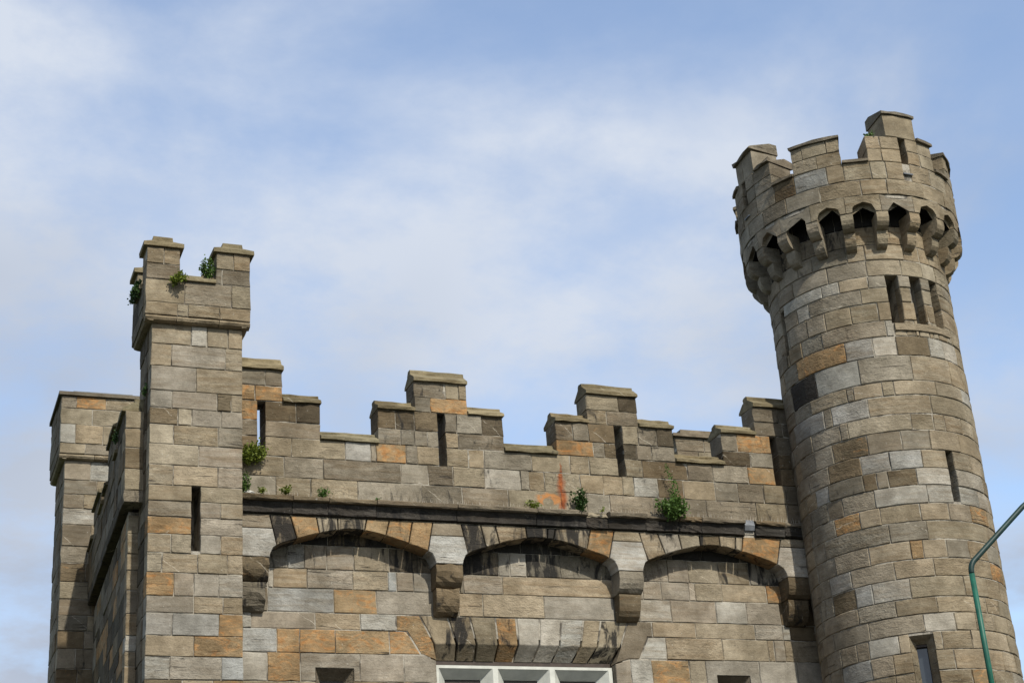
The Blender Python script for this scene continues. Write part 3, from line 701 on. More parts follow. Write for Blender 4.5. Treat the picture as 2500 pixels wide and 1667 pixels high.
# flat window arch with splayed soffit
LZ, LF, LB = 7.698, 7.317, 7.072
lint_core = Boxes(); lint_core.add(WORLDF, 3.8, 6.85, 7.42, LZ - .01, YW + 0.011, YW + .10)
lintel = lint_core.build('flat_arch', DARKM, front)
LJ = [(3.798, 3.991, 4.023), (4.198, 4.315, 4.339), (4.528, 4.605, 4.620), (4.907, 4.929, 4.912), (5.219, 5.231, 5.190), (5.574, 5.545, 5.478), (5.901, 5.853, 5.769), (6.247, 6.173, 6.079), (6.514, 6.431, 6.318), (6.940, 6.788, 6.665)]
for i, (k, s) in enumerate(zip('TTTOLLLTT', (.58, .6, .5, .44, .2, .2, .25, .48, .66))):
    a, c_ = LJ[i], LJ[i + 1]; g = 0.014
    dz = R.uniform(-.006, .006)
    pr_ = R.uniform(-.006, .012)
    left = [(a[0] + g, LZ - .006, 0.0), (a[1] + g, LF + dz, 0.0), (a[2] + g, LB + .045, 0.17), (a[2] + g, LB + .045, 0.32), (a[0] + g, LZ - .006, 0.30)]
    right = [(c_[0] - g, LZ - .006, 0.0), (c_[1] - g, LF + dz, 0.0), (c_[2] - g, LB + .045, 0.17), (c_[2] - g, LB + .045, 0.32), (c_[0] - g, LZ - .006, 0.30)]
    V = [MW(u, v, w - pr_ if w < 0.25 else w) for (u, v, w) in left + right]; n = 5
    F = [(q, (q + 1) % n, n + (q + 1) % n, n + q) for q in range(n)] + [tuple(range(n - 1, -1, -1)), tuple(range(n, 2 * n))]
    me = meshdata('voussoir', V, F)
    import bmesh
    bm = bmesh.new(); bm.from_mesh(me); bmesh.ops.recalc_face_normals(bm, faces=bm.faces)
    bmesh.ops.bevel(bm, geom=list(bm.edges), offset=0.007, segments=1, affect='EDGES'); bm.to_mesh(me); bm.free()
    o = link('voussoir', me, STONE, lintel); paint(o, k, s)
poly_stone('voussoir', MW, [(3.800, 7.149), (3.826, 7.149), (4.012, 7.080), (4.012, 7.120), (3.982, 7.317), (3.798, LZ), (3.461, LZ), (3.461, 7.472), (3.610, 7.472)], 0.2, 'O', lintel, 0.16)
poly_stone('voussoir', MW, [(6.681, 7.080), (6.897, 7.140), (7.068, 7.149), (7.228, 7.472), (7.309, 7.472), (7.309, LZ), (6.942, LZ), (6.792, 7.317)], 0.2, 'D', lintel, 0.42)

# painted mullioned window
win = Boxes(); ZB = 5.35
win.add(WORLDF, WX0 + .005, WX1 - .005, 7.005, 7.045, 0.868, 0.93)
window = win.build('window', PAINT, front)
def prism(name, prof, z0, z1, par_, material=PAINT):
    n = len(prof); V = [(x, y, z0) for x, y in prof] + [(x, y, z1) for x, y in prof]
    F = [(i, (i + 1) % n, n + (i + 1) % n, n + i) for i in range(n)] + [tuple(range(n - 1, -1, -1)), tuple(range(n, 2 * n))]
    me = meshdata(name, V, F); bm = bmesh.new(); bm.from_mesh(me); bmesh.ops.recalc_face_normals(bm, faces=bm.faces); bm.to_mesh(me); bm.free()
    return link(name, me, material, par_)
MU = [(4.861, 4.935), (5.710, 5.785)]
YF0, YF1 = 0.86, 1.02
for (a, c_) in MU: prism('mullion', [(a, YF0), (c_, YF0), (c_ + .135, YF1), (c_ + .135, YF1 + .06), (a - .135, YF1 + .06), (a - .135, YF1)], ZB, 7.003, window)
prism('jamb', [(WX0 + .006, YF0 + .002), (WX0 + .06, YF0 + .002), (WX0 + .19, YF1), (WX0 + .19, YF1 + .06), (WX0 + .006, YF1 + .06)], ZB, 7.003, window)
prism('jamb', [(WX1 - .006, YF0 + .002), (WX1 - .006, YF1 + .06), (WX1 - .21, YF1 + .06), (WX1 - .21, YF1), (WX1 - .06, YF0 + .002)], ZB, 7.003, window)
hd = [(0.872, 7.007), (YF1 + .001, 6.882), (YF1 + .062, 6.882), (YF1 + .062, 7.04), (0.92, 7.04)]
o = extrude_profile('head', WORLDF_ if False else (lambda u, v, w: (u, w, v)), hd, WX0 + .008, WX1 - .008, 'L', window, 0, 1, jit=0.0, material=PAINT)
b = Boxes(); b.add(WORLDF, WX0 + .002, WX1 - .002, 7.047, 7.115, 0.925, 1.1); b.build('head_shadow_bar', CASEMENT, window)  # dark bar painting the shadow line above the frame head
b = Boxes(); b.add(WORLDF, WX0 + .008, WX1 - .008, ZB - .08, ZB - .002, YF0, YF1 + .06); b.build('sill', PAINT, window)
panes = [(WX0 + .19, MU[0][0] - .135), (MU[0][1] + .135, MU[1][0] - .135), (MU[1][1] + .135, WX1 - .21)]
for (a, c_) in panes:
    b = Boxes(); b.add(WORLDF, a, c_, 6.835, 6.873, YF1 + .012, YF1 + .05); b.add(WORLDF, a, a + .03, ZB, 6.834, YF1 + .012, YF1 + .05); b.add(WORLDF, c_ - .03, c_, ZB, 6.834, YF1 + .012, YF1 + .05)
    cs_ = b.build('casement', CASEMENT, window)
    b = Boxes(); b.add(WORLDF, a + .01, c_ - .01, ZB, 6.85, YF1 + .035, YF1 + .042); b.build('pane', GLASS, cs_)
    b = Boxes(); b.add(WORLDF, (a + c_) / 2 - .007, (a + c_) / 2 + .007, ZB, 6.832, YF1 + .02, YF1 + .034)
    for z in (6.55, 6.27, 5.99, 5.71): b.add(WORLDF, a + .031, c_ - .031, z, z + .014, YF1 + .022, YF1 + .032)
    b.build('glazing_bars', PAINT, cs_)

# building body and roof behind
body = Boxes()
body.add(WORLDF, 0.10, PX1, 0.0, 9.1, 1.6, 5.3); 
o = body.build('body', DARK, front)
b = Boxes(); b.add(WORLDF, 0.05, 10.6, 9.1, 9.2, 0.9, 5.45); b.build('roof', ROOF, front)
# small lump of mortar and bird lime by the turret
import bmesh
bm = bmesh.new(); bmesh.ops.create_icosphere(bm, subdivisions=2, radius=0.05)
for v in bm.verts: v.co = Vector((v.co.x * 1.5, v.co.y * .9, v.co.z * 0.5)) * R.uniform(0.75, 1.2)
me = bpy.data.meshes.new('bird_lime'); bm.to_mesh(me); bm.free()
o = link('bird_lime', me, GUANO, front); o.location = (1.36, 0.38, 9.225)

# ------------------------------------------------------------------ left return wall
side = thing('castle_wall', 'narrow shaded return wall with stepped battlements running back behind the left turret', 'wall')
SX0, SX1, SYB = -0.300, -0.120, 5.5
MSP = SIDE(SX0, YP, SX1, SYB); MSW = SIDE(SX0 + 0.105, YW, SX1 + 0.105, SYB)
b = Boxes(); b.add(MSP, YP + J, SYB, 9.2, 9.9, J, TH)
spar = b.build('parapet', MORTAR, side)
blocks = [(YP, 1.35, 10.32), (1.35, 1.72, 10.05), (1.72, 2.70, 10.58), (2.70, 3.25, 10.05), (3.25, 3.75, 9.95), (3.75, 4.75, 10.30), (4.75, SYB, 9.90)]
for (a, c_, zt) in blocks:
    b = Boxes(); b.add(MSP, a + J, c_ - J, 9.9, zt, J, TH - J); b.build('merlon_core', MORTAR, spar)
    zs = [9.80]
    while zs[-1] < zt - 0.3: zs.append(zs[-1] + 0.265)
    zs.append(zt)
    for z0, z1 in zip(zs[:-1], zs[1:]):
        ys = fill_row(a, c_, 0.5)
        for u0, u1 in zip(ys[:-1], ys[1:]):
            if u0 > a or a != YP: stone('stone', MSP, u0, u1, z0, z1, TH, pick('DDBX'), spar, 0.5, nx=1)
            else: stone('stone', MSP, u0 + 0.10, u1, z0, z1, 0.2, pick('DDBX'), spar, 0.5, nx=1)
    coping_low(zt + 0.002, a, c_, 0.55, M=MSP, par_=spar)
for (z0, z1) in ((9.20, 9.50), (9.50, 9.80)):
    ys = fill_row(YP + 0.1, SYB, 0.55)
    for u0, u1 in zip(ys[:-1], ys[1:]): stone('stone', MSP, u0, u1, z0, z1, 0.2, pick('DDBX'), spar, 0.5, nx=1)  # parapet's left face uses dark tones, shade painted into the stones
# the end of the front parapet that shows left of the turret
FZ = [8.99 + 0.21, 9.50, 9.797, 10.07, 10.32]
for i, k in enumerate('TBTT'):
    stone('stone', MP, SX0, -0.052 + 0.12, FZ[i], FZ[i + 1], 0.28, k, spar, (.45, .35, .12, .15)[i])
sp = Boxes(); sp.add(MSP, YP + .03, SYB, 9.04, 9.2, .02, .25); sst = sp.build('oversail', DARKM, side)  # near-black box, shade under the overhang put into its colour
stone('stone', MP, SX0, 0.06, 9.03, 9.20, 0.28, 'D', sst, 0.5)
ys = [YP + 0.1, 1.0, 1.7, 2.5, 3.2, 4.0, 4.8, SYB]
for u0, u1 in zip(ys[:-1], ys[1:]): stone('stone', MSP, u0, u1, 9.03, 9.20, 0.16, 'X', sst, 0.6, nx=1)
b = Boxes(); b.add(MSW, YW + J, SYB, 0.0, 9.0, J, 0.5); swl = b.build('wall', MORTAR, side)
LZs = [8.96, 8.70, 8.42, 8.20, 7.93, 7.62, 7.33, 7.12, 6.93, 6.70, 6.44, 6.17, 5.90]
for i, k in enumerate('TTTTGTLTTBLT'):
    stone('stone', MW, SX0 + 0.105, -0.05 + 0.16, LZs[i + 1], LZs[i], 0.2, k, swl, 0.10)
    ys = fill_row(YW + 0.2, SYB, 0.58)
    for u0, u1 in zip(ys[:-1], ys[1:]): stone('stone', MSW, u0, u1, LZs[i + 1], LZs[i], 0.12, pick('DDBXXGO'), swl, 0.42, nx=1)  # left-facing wall stones darkened, shade put into their colour

# ------------------------------------------------------------------ far square turret
far = thing('square_turret', 'distant square stone turret with solid cap and lead ridge at the far left edge', 'turret', 'square corner turrets')
FX0, FX1, FY0, FY1 = -0.560, 0.640, 5.52, 6.72
b = Boxes(); b.add(WORLDF, FX0 + J, FX1 - J, 0, 11.6, FY0 + J, FY1); fsh = b.build('shaft', MORTAR, far)
MFF = FRONT(FY0); MFL = SIDE(FX0, FY0, FX0, FY1)
z = 11.435; q = 0
while z > 6.0:
    h = R.uniform(0.24, 0.36); xs = fill_row(FX0, FX1, 0.42)
    s = 0.12 if z > 10.2 else 0.35  # lower courses dirtier and darker, parapet shadow also painted in
    for a, c_ in zip(xs[:-1], xs[1:]): stone('stone', MFF, a, c_, z - h, z, 0.2, pick('TGGLD') if z > 9.8 else pick('BDDGT'), fsh, s)
    ys = [FY0 + 0.22, FY0 + 0.7, FY1]
    for a, c_ in zip(ys[:-1], ys[1:]): stone('stone', MFL, a, c_, z - h, z, 0.12, pick('GDDB'), fsh, 0.3, nx=1)  # left face in darker stone, painted shade
    z -= h
o_ = 0.10
b = Boxes(); b.add(WORLDF, FX0 - o_ + J, FX1 + o_ - J, 11.53, 12.52, FY0 - o_ + J, FY1 + o_); b.add(WORLDF, FX0 + .02, FX1 - .02, 11.42, 11.53, FY0 + .02, FY1); fcap = b.build('cap', MORTAR, far)
MFC = FRONT(FY0 - o_); MFCL = SIDE(FX0 - o_, FY0 - o_, FX0 - o_, FY1 + o_)
prof = [(0.115, 11.435), (0.10, 11.438), (0.062, 11.441), (0.02, 11.457), (0.002, 11.487), (0.012, 11.512), (0.02, 11.521), (0.115, 11.521)]
for a, c_ in ((FX0 - o_, -0.1), (-0.1, FX1 + o_)): extrude_profile('roll_moulding', MFC, prof, a, c_, 'T', fcap, 0.3, 2)
extrude_profile('roll_moulding', MFCL, prof, FY0 - o_ + .02, FY1 + o_, 'T', fcap, 0.3, 2)
for z0, z1, xs, cs in ((11.521, 11.70, [FX0 - o_, -0.25, 0.2, FX1 + o_], 'TGT'), (11.70, 12.03, [FX0 - o_, -0.42, 0.02, 0.4, FX1 + o_], 'LTTG'), (12.03, 12.31, [FX0 - o_, -0.16, 0.28, FX1 + o_], 'TTG'), (12.31, 12.525, [FX0 - o_, -0.42, 0.06, FX1 + o_], 'GOT')):
    for a, c_, k in zip(xs[:-1], xs[1:], cs): stone('stone', MFC, a, c_, z0, z1, 0.2, k, fcap, 0.15)
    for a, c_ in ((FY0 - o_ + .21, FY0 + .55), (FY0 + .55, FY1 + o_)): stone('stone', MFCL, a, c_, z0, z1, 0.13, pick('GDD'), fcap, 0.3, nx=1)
x0, x1, y0, y1 = FX0 - o_ - .045, FX1 + o_ + .045, FY0 - o_ - .045, FY1 + o_ + .045
V = [(x0, y0, 12.527), (x1, y0, 12.527), (x1, y1, 12.527), (x0, y1, 12.527), (x0, y0, 12.585), (x1, y0, 12.585), (x1, y1, 12.585), (x0, y1, 12.585), (x0 + .32, y0 + .4, 12.68), (x1 - .32, y0 + .4, 12.68), (x1 - .32, y1 - .4, 12.68), (x0 + .32, y1 - .4, 12.68)]
F = [(3, 2, 1, 0)] + [(4 * L + i, 4 * L + (i + 1) % 4, 4 * L + 4 + (i + 1) % 4, 4 * L + 4 + i) for L in range(2) for i in range(4)] + [(8, 9, 10, 11)]
o = link('coping_stone', meshdata('coping_stone', V, F), STONE, fcap); paint(o, 'D', 0.25)
b = Boxes(); b.add(WORLDF, x0 + .26, x1 - .26, 12.682, 12.735, y0 + .33, y0 + .55); b.build('lead_ridge', LEAD, far)

# ------------------------------------------------------------------ rear turret seen through a crenel
rear = thing('square_turret', 'small rear turret top seen through the crenel next to the round tower', 'turret', 'square corner turrets')
RX0, RX1, RY0, RY1 = 10.50, 11.7, 5.52, 6.7
b = Boxes(); b.add(WORLDF, RX0 + J, RX1 - J, 0, 12.57, RY0 + J, RY1 - J); rsh = b.build('shaft', MORTAR, rear)
MRF = FRONT(RY0); MRL = SIDE(RX0, RY0, RX0, RY1); z = 12.575
while z > 10.6:
    h = R.uniform(.26, .34); xs = fill_row(RX0, RX1, .5)
    for a, c_ in zip(xs[:-1], xs[1:]): stone('stone', MRF, a, c_, z - h, z, .2, pick('GGDT'), rsh, .25)
    for a, c_ in ((RY0 + .21, RY0 + .6), (RY0 + .6, RY1)): stone('stone', MRL, a, c_, z - h, z, .13, pick('GD'), rsh, .3, nx=1)
    z -= h
frust('coping_stone', rear, RX0, RX1, RY0, RY1, 12.577, 'G', 0.06, 0.20)

# ------------------------------------------------------------------ round tower
tower = thing('round_tower', 'tall round stone tower with corbelled battlements and three narrow slit windows on the right', 'tower')
deg = math.radians
def ring_core(M, a0, a1, v0, v1, w0, w1, bx, nu=None):
    bx.add(M, deg(a0), deg(a1), v0, v1, w0, w1, nu or max(1, int(abs(a1 - a0) / 5)))
ZB_ = [13.728, 13.392, 13.084, 12.824, 12.555, 12.357, 12.110, 11.809, 11.549, 11.234, 10.830, 10.602, 10.305, 10.045, 9.738, 9.457, 9.198, 8.926, 8.664, 8.384, 8.111, 7.848, 7.555, 7.321, 7.065, 6.804, 6.523, 6.248, 5.970]
CJ = [[-60, -42, -24.5, -6.5, 11.5, 29.5], [-52, -34, -16, 2, 20], [-60.1, -37.5, -26.2, -1.2, 11.1, 19.8], [-77.4, -51.3, -26.8, -4.7, 11.2], [-89.4, -56.5, -45.1], [-76.8, -67.1, -32.9], [-70.4, -57.1, -40.6], [-61.2, -21.0, -16.5], [-84.2, -47.4, -30.5, -16.4, 5.9, 18.1], [-95.0, -70.1, -41.1, -9.3, 20.5],
 [-77.1, -50.6, -46.6, -29.4, -22.3, 5.3, 29.2], [-98.2, -67.9, -62.6, -39.3, -0.4, 45.9], [-80.3, -58.3, -53.3, -15.3, -1.0, 7.4, 22.4], [-80.6, -65.6, -43.2, -23.1, -5.6, 16.3, 45.4], [-70.6, -48.9, -31.8, -12.8, 24.4], [-72.8, -49.2, -41.1, -34.6, -17.8, 36.7],
 [-76.0, -64.5, -44.0, -13.1, 26.5], [-95.3, -72.2, -54.6, -42.4, -19.2, -1.4, 15.5], [-83.0, -38.8, -17.1, 29.4], [-75.9, -52.6, -28.4, -21.4], [-94.1, -83.1, -66.1, -39.5, -16.8, 25.6], [-83.0, -64.8, -54.0, -32.2, 0.1], [-95.7, -65.0, -42.1, -18.8, 14.0],
 [-87.2, -59.6, -27.9, -10.0], [-70.0, -61.5, -43.5, -19.3, -1.5, 29.6], [-83.6, -61.6, -48.1, -14.0, 20.3], [-71.7, -48.4, -5.2], [-80, -55, -12, 12]]
# colour of the stone to the LEFT of each listed joint, then of the last one
CC = ['GGTTTTT', 'GGTTTT', 'GGTTTTT', 'GGGTTT', 'GLLT', 'GLGT', 'GGTT', 'GGLT', 'GOWLBLL', 'GKLGTT', 'GTGTTTTL', 'GWGWTTT', 'GGGTTTTT', 'GGBGGTTL', 'GBWWTT', 'WDBGBLT', 'DDGLLL', 'GGOTTTGO', 'GGGTT', 'GGTOTT', 'GGWGTTO', 'GBWLTT', 'GGGTTT', 'GGGLTT', 'GGLTTTT', 'GWGTTT', 'GTTO', 'GTTTT']
AMIN, AMAX = -122.0, 54.0
holes = [(-16.0, -8.2, 11.763, 12.564), (0.2, 8.0, 11.763, 12.564), (15.8, 23.9, 11.763, 12.564), (3.8, 8.6, 8.957, 9.761), (-94.3, -90.3, 11.747, 12.500), (-37.4, -24.2, 5.861, 7.036)]
MTW = TOWER(TR)
tb = Boxes()
# backing cylinder, open behind the slits
zcuts = sorted(set([0.0, 5.861, 7.036, 8.957, 9.761, 11.763, 12.500, 12.564, 13.738]))
for z0, z1 in zip(zcuts[:-1], zcuts[1:]):
    hs = sorted([h for h in holes if h[2] < z1 - .01 and h[3] > z0 + .01])
    a = -180.0
    for h in hs: ring_core(MTW, a, h[0] - 0.5, z0, z1, 0.009, 0.50, tb); a = h[1] + 0.5
    ring_core(MTW, a, 180.0, z0, z1, 0.009, 0.50, tb)
tshaft = tb.build('shaft', MORTAR, tower)
bi = Boxes(); ring_core(MTW, -180, 180, 5.465, 12.896, 0.55, 0.6, bi, 36); bi.build('inner_lining', DARK, tower)
nst = 0
for i, js in enumerate(CJ):
    z1, z0 = ZB_[i], ZB_[i + 1]
    left = []
    a = js[0]
    while a > AMIN + 6: a -= R.uniform(11, 19); left.append(a)
    right = []; a = js[-1]
    while a < AMAX - 6: a += R.uniform(12, 19); right.append(a)
    A = list(reversed(left)) + js + right
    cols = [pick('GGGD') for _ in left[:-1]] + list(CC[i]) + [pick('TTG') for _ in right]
    cols = ([pick('GGD')] * max(0, len(A) - 1 - len(cols)) + cols)[-(len(A) - 1):] if len(right) == 0 else None
    # assign by joint so that the transcribed colours stay put
    cmap = {}
    for q, jx in enumerate(js): cmap[jx] = CC[i][q]
    segs = []
    for q in range(len(A) - 1):
        r_ = A[q + 1]
        if r_ in cmap: k = cmap[r_]
        elif A[q] == js[-1]: k = CC[i][len(js)]
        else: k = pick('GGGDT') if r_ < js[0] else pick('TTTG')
        segs.append((A[q], r_, k))
    for (a0, a1, k) in segs:
        parts = [(a0, a1, z0, z1)]
        for h in holes:
            if h[2] < z1 - .03 and h[3] > z0 + .03:
                new = []
                for (p0, p1, y0, y1) in parts:
                    if h[1] <= p0 or h[0] >= p1: new.append((p0, p1, y0, y1)); continue
                    if h[0] - p0 > 1.2: new.append((p0, h[0], y0, y1))
                    if p1 - h[1] > 1.2: new.append((h[1], p1, y0, y1))
                    if y1 - h[3] > 0.05: new.append((max(p0, h[0]), min(p1, h[1]), h[3], y1))
                    if h[2] - y0 > 0.05: new.append((max(p0, h[0]), min(p1, h[1]), y0, h[2]))
                parts = new
        for (p0, p1, y0, y1) in parts:
            s = (0.45 if k == 'K' else 0.22) + (0.4 if i == 1 else 0) + (0.17 if p0 < -70 else 0) + (0.8 if i == 0 else 0)  # painted shade on the two niche courses; left end also darker
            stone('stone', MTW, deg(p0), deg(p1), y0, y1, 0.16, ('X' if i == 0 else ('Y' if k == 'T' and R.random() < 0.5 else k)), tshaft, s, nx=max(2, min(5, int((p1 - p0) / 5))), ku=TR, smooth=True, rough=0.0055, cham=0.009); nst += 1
# long sill under the triple slits
stone('sill', TOWER(TR), deg(-15.6), deg(27.5), 11.628, 11.757, 0.14, 'Y', tower, 0.2, nx=8, ku=TR, smooth=True, proud=0.02)
# splayed lower window
h = holes[5]
Mw_ = MTW
V = []; ai0, ai1 = -34.2, -27.4
for (a, z, w) in ((h[0], 7.036, .012), (h[1], 7.036, .012), (ai1, 6.936, .17), (ai0, 6.936, .17), (h[0], 5.861, .012), (ai0, 5.861, .17), (h[1], 5.861, .012), (ai1, 5.861, .17)): V.append(Mw_(deg(a), z, w))
lw = link('window', meshdata('window', V, [(0, 1, 2, 3), (0, 3, 5, 4), (1, 6, 7, 2)]), STONE, tower); paint(lw, 'T', 0.1)
b = Boxes(); b.add(Mw_, deg(ai0 - .5), deg(ai1 + .5), 5.861, 6.951, .24, .25); b.build('pane', GLASS, lw)
b = Boxes(); b.add(Mw_, deg(ai0), deg(ai1), 6.902, 6.935, .18, .23); b.build('frame', CASEMENT, lw)

# corbel table: twenty two-tier corbels carrying pointed heads
Z_CT = 13.501
CORB0, CSTEP = -15.5, 18.0
MTP = TOWER(TRP)
HALF = 3.2
for i in range(20):
    a = CORB0 + CSTEP * i
    if a > 180: a -= 360
    prof_u = [(0.40, 13.497), (0.012, 13.497), (0.008, 13.392), (0.025, 13.332), (0.065, 13.278), (0.115, 13.248), (0.16, 13.238), (0.40, 13.238)]
    prof_l = [(0.40, 13.233), (0.165, 13.233), (0.160, 13.183), (0.175, 13.104), (0.21, 13.040), (0.255, 13.000), (0.31, 12.980), (0.40, 12.980)]
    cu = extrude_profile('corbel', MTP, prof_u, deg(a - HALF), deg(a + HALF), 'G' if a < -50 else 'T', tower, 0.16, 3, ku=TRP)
    extrude_profile('corbel_stone', MTP, prof_l, deg(a - HALF), deg(a + HALF), 'G' if a < -50 else 'T', cu, 0.14, 3, ku=TRP)
rb = Boxes(); ring_core(MTP, -180, 180, 13.719, 14.343, 0.009, 0.49, rb, 72)
batt = rb.build('battlement', MORTAR, tower)
fl = Boxes(); ring_core(MTP, -180, 180, 13.709, 13.788, 0.28, 1.75, fl, 48); fl.build('wall_walk', ROOF, tower)
vd = Boxes(); ring_core(MTP, -180, 180, 13.70, 13.716, 0.085, 0.332, vd, 72); vd.build('machicolation_shade', DARK, tower)  # solid dark ring painting the shade at the niche tops
# pointed heads between the corbels
for i in range(20):
    a = CORB0 + CSTEP * i + CSTEP / 2
    if a > 180: a -= 360
    L, Rr = deg(a - 9), deg(a + 9)
    op = deg(5.9)
    ac = deg(a)
    zt = 13.775
    curve = [(ac + op, Z_CT), (ac + op, 13.545), (ac + op * .93, 13.585), (ac + op * .72, 13.617), (ac + op * .38, 13.641), (ac, 13.665), (ac - op * .38, 13.641), (ac - op * .72, 13.617), (ac - op * .93, 13.585), (ac - op, 13.545), (ac - op, Z_CT)]
    g = 0.004 / TRP
    nseg = 8
    tops = [(Rr - g) + (L - Rr + 2 * g) * s / nseg for s in range(nseg + 1)]
    P = [(L + g, Z_CT)] + list(reversed(curve)) + [(Rr - g, Z_CT)] + [(t_, zt - .004) for t_ in tops]
    n = len(P); V = [MTP(u, v, R.uniform(-.003, .003)) for u, v in P] + [MTP(u, v, 0.08) for u, v in P]
    # front faces as a strip between the opening and the top edge
    F = []
    me_ = bpy.data.meshes.new('arch_head')
    bm = bmesh.new(); vv = [bm.verts.new(q) for q in V]
    fr = bm.faces.new(vv[:n]); bkf = bm.faces.new(list(reversed(vv[n:])))
    for q in range(n):
        r = (q + 1) % n; bm.faces.new((vv[r], vv[q], vv[n + q], vv[n + r]))
    bmesh.ops.triangulate(bm, faces=[fr, bkf]); bmesh.ops.recalc_face_normals(bm, faces=bm.faces); bm.to_mesh(me_); bm.free()
    o = link('stone', me_, STONE, batt); paint(o, pick('TTG') if a > -60 else 'G', 0.1)

MERT = [(-18.2, -7.0, 12.0, 23.2), (-57.1, None, None, -31.6), (-112.0, -101.0, -82.3, -70.3), (36.5, None, None, 62.0), (75.0, 86.0, 106.0, 117.0), (130.0, None, None, 156.0), (168.0, 177.5, 188.5, 198.0), (210.0, None, None, 235.0)]
TSL = [(0.2, 4.6), (-96.0, -91.6), (94.0, 98.4), (181, 185)]
Z_TS, Z_TM, Z_TU = 14.353, 14.808, 15.205
def trow(a0, a1, z0, z1, js=None, cs=None, soot_shade=0.12, mean=14):
    js = [q for q in (js or []) if a0 + 2 < q < a1 - 2]
    xs = [a0] + js + [a1]
    full = [xs[0]]
    for q in xs[1:]:
        if q - full[-1] > mean * 1.7:
            f_ = fill_row(full[-1], q, mean); full += f_[1:]
        else: full.append(q)
    for n_, (p, q) in enumerate(zip(full[:-1], full[1:])):
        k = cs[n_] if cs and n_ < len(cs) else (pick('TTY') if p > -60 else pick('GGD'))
        stone('stone', MTP, deg(p), deg(q), z0, z1, 0.50, k, batt, soot_shade + 0.06 + (0.12 if p < -70 else 0), nx=max(2, min(5, int((q - p) / 5))), ku=TRP, smooth=True, rough=0.0055)
trow(-125, 62, 13.775, 14.044, [-110, -95, -80, -63.7, -45.0, -24.2, -10.8, 10.5, 28, 45], None)
trow(62, 235, 13.775, 14.044, mean=24)
trow(-125, 0.2, 14.044, Z_TS, [-112, -100, -84, -70, -57.2, -31.4, -17.8, -9.7], ['G', 'D', 'G', 'G', 'B', 'W', 'T', 'T', 'T'])
trow(4.6, 62, 14.044, Z_TS, [18, 33, 48]); trow(62, 235, 14.044, Z_TS, mean=24)
def tcoping(a0, a1, z, low=False, jit=0.006):
    hh = 0.6 if low else 1.0
    t = 0.50
    prof = [(-0.042, z), (-0.044, z + 0.045), (0.02, z + 0.062), (t * 0.8, z + 0.06 + 0.13 * hh), (t + 0.03, z + 0.05 + 0.13 * hh), (t + 0.03, z)]
    extrude_profile('coping_stone', MTP, prof, deg(a0), deg(a1), 'D', batt, 0.4, max(2, int((a1 - a0) / 4)), ku=TRP, jit=jit)
for (a, b0, b1, c_) in MERT:
    sl = [s for s in TSL if a < s[0] < c_]
    zz = [Z_TS, 14.581, Z_TM]
    for z0, z1 in zip(zz[:-1], zz[1:]):
        if b0 is not None:
            s = sl[0]; trow(a, s[0], z0, z1, [a + 7.5]); trow(s[1], c_, z0, z1, [s[1] + 8])
        else: trow(a, c_, z0, z1, [a + (6 if z1 == Z_TM else 13), a + 19 if z1 == Z_TM else 30])
    cb = Boxes()
    if b0 is not None:
        s = sl[0]; ring_core(MTP, a + .5, s[0] - .5, 14.283, Z_TM, .009, .486, cb, 5); ring_core(MTP, s[1] + .5, c_ - .5, 14.283, Z_TM, .009, .486, cb, 5); ring_core(MTP, b0 + .5, b1 - .5, Z_TM, Z_TU, .009, .486, cb, 5)
        trow(b0, b1, Z_TM, Z_TU, [b0 + 8] if a != -18.2 else [], ['T'] if a == -18.2 else None, mean=30)
        tcoping(b0 - .6, b1 + .6, Z_TU + .002, jit=0.03 if a == -112.0 else 0.006); (tcoping(a - .6, b0, Z_TM + .002, True) if a != -18.2 else None); tcoping(b1, c_ + .6, Z_TM + .002, True, 0.03 if a == -112.0 else 0.006)
    else:
        ring_core(MTP, a + .5, c_ - .5, 14.283, Z_TM, .009, .486, cb, 6); tcoping(a - .6, c_ + .6, Z_TM + .002, True)
    cb.build('merlon_core', MORTAR, batt)
srt = sorted([(m[0], m[3]) for m in MERT])
for (q, m_) in enumerate(srt):
    a0 = m_[1]; a1 = srt[(q + 1) % len(srt)][0]
    if a1 < a0: a1 += 360
    tcoping(a0, a1, Z_TS + .002, True)
for s in TSL[:2]:
    b = Boxes(); b.add(MTP, deg(s[0] - .6), deg(s[1] + .6), 14.147, 14.166, -0.03, 0.05, 2); b.build('slit_sill', LEAD, tower)

# ------------------------------------------------------------------ street lamp
lamp = thing('street_lamp', 'green painted street lamp post with a bent arm in front of the round tower', 'street lamp')
def tube(name, pts, rad, material, par_, ns=12):
    V = []; F = []; n = len(pts); P = [Vector(p) for p in pts]
    for i, p in enumerate(P):
        t = (P[min(i + 1, n - 1)] - P[max(i - 1, 0)]).normalized()
        a = t.cross(Vector((0, 1, 0))); a.normalize(); b_ = t.cross(a)
        r = rad[i] if isinstance(rad, (list, tuple)) else rad
        for s in range(ns):
            th = 2 * math.pi * s / ns; V.append(tuple(p + a * math.cos(th) * r + b_ * math.sin(th) * r))
    for i in range(n - 1):
        for s in range(ns): F.append((i * ns + s, i * ns + (s + 1) % ns, (i + 1) * ns + (s + 1) % ns, (i + 1) * ns + s))
    F.append(tuple(range(ns - 1, -1, -1))); F.append(tuple(range((n - 1) * ns, n * ns)))
    me = meshdata(name, V, F)
    for p in me.polygons: p.use_smooth = len(p.vertices) == 4
    return link(name, me, material, par_)
LX, LY = 9.455, -4.0
tube('post', [(LX, LY, 0.12), (LX, LY, 1.3), (LX, LY, 1.32), (LX, LY, 4.9), (LX, LY, 4.95)], [0.085, 0.085, 0.06, 0.055, 0.04], GREENP, lamp, 16)
tube('upper_post', [(LX, LY, 4.9), (LX, LY, 6.0), (LX, LY, 7.115)], 0.035, GREENP, lamp, 14)
tube('collar', [(LX, LY, 4.86), (LX, LY, 4.99)], 0.062, GREENP, lamp, 14)
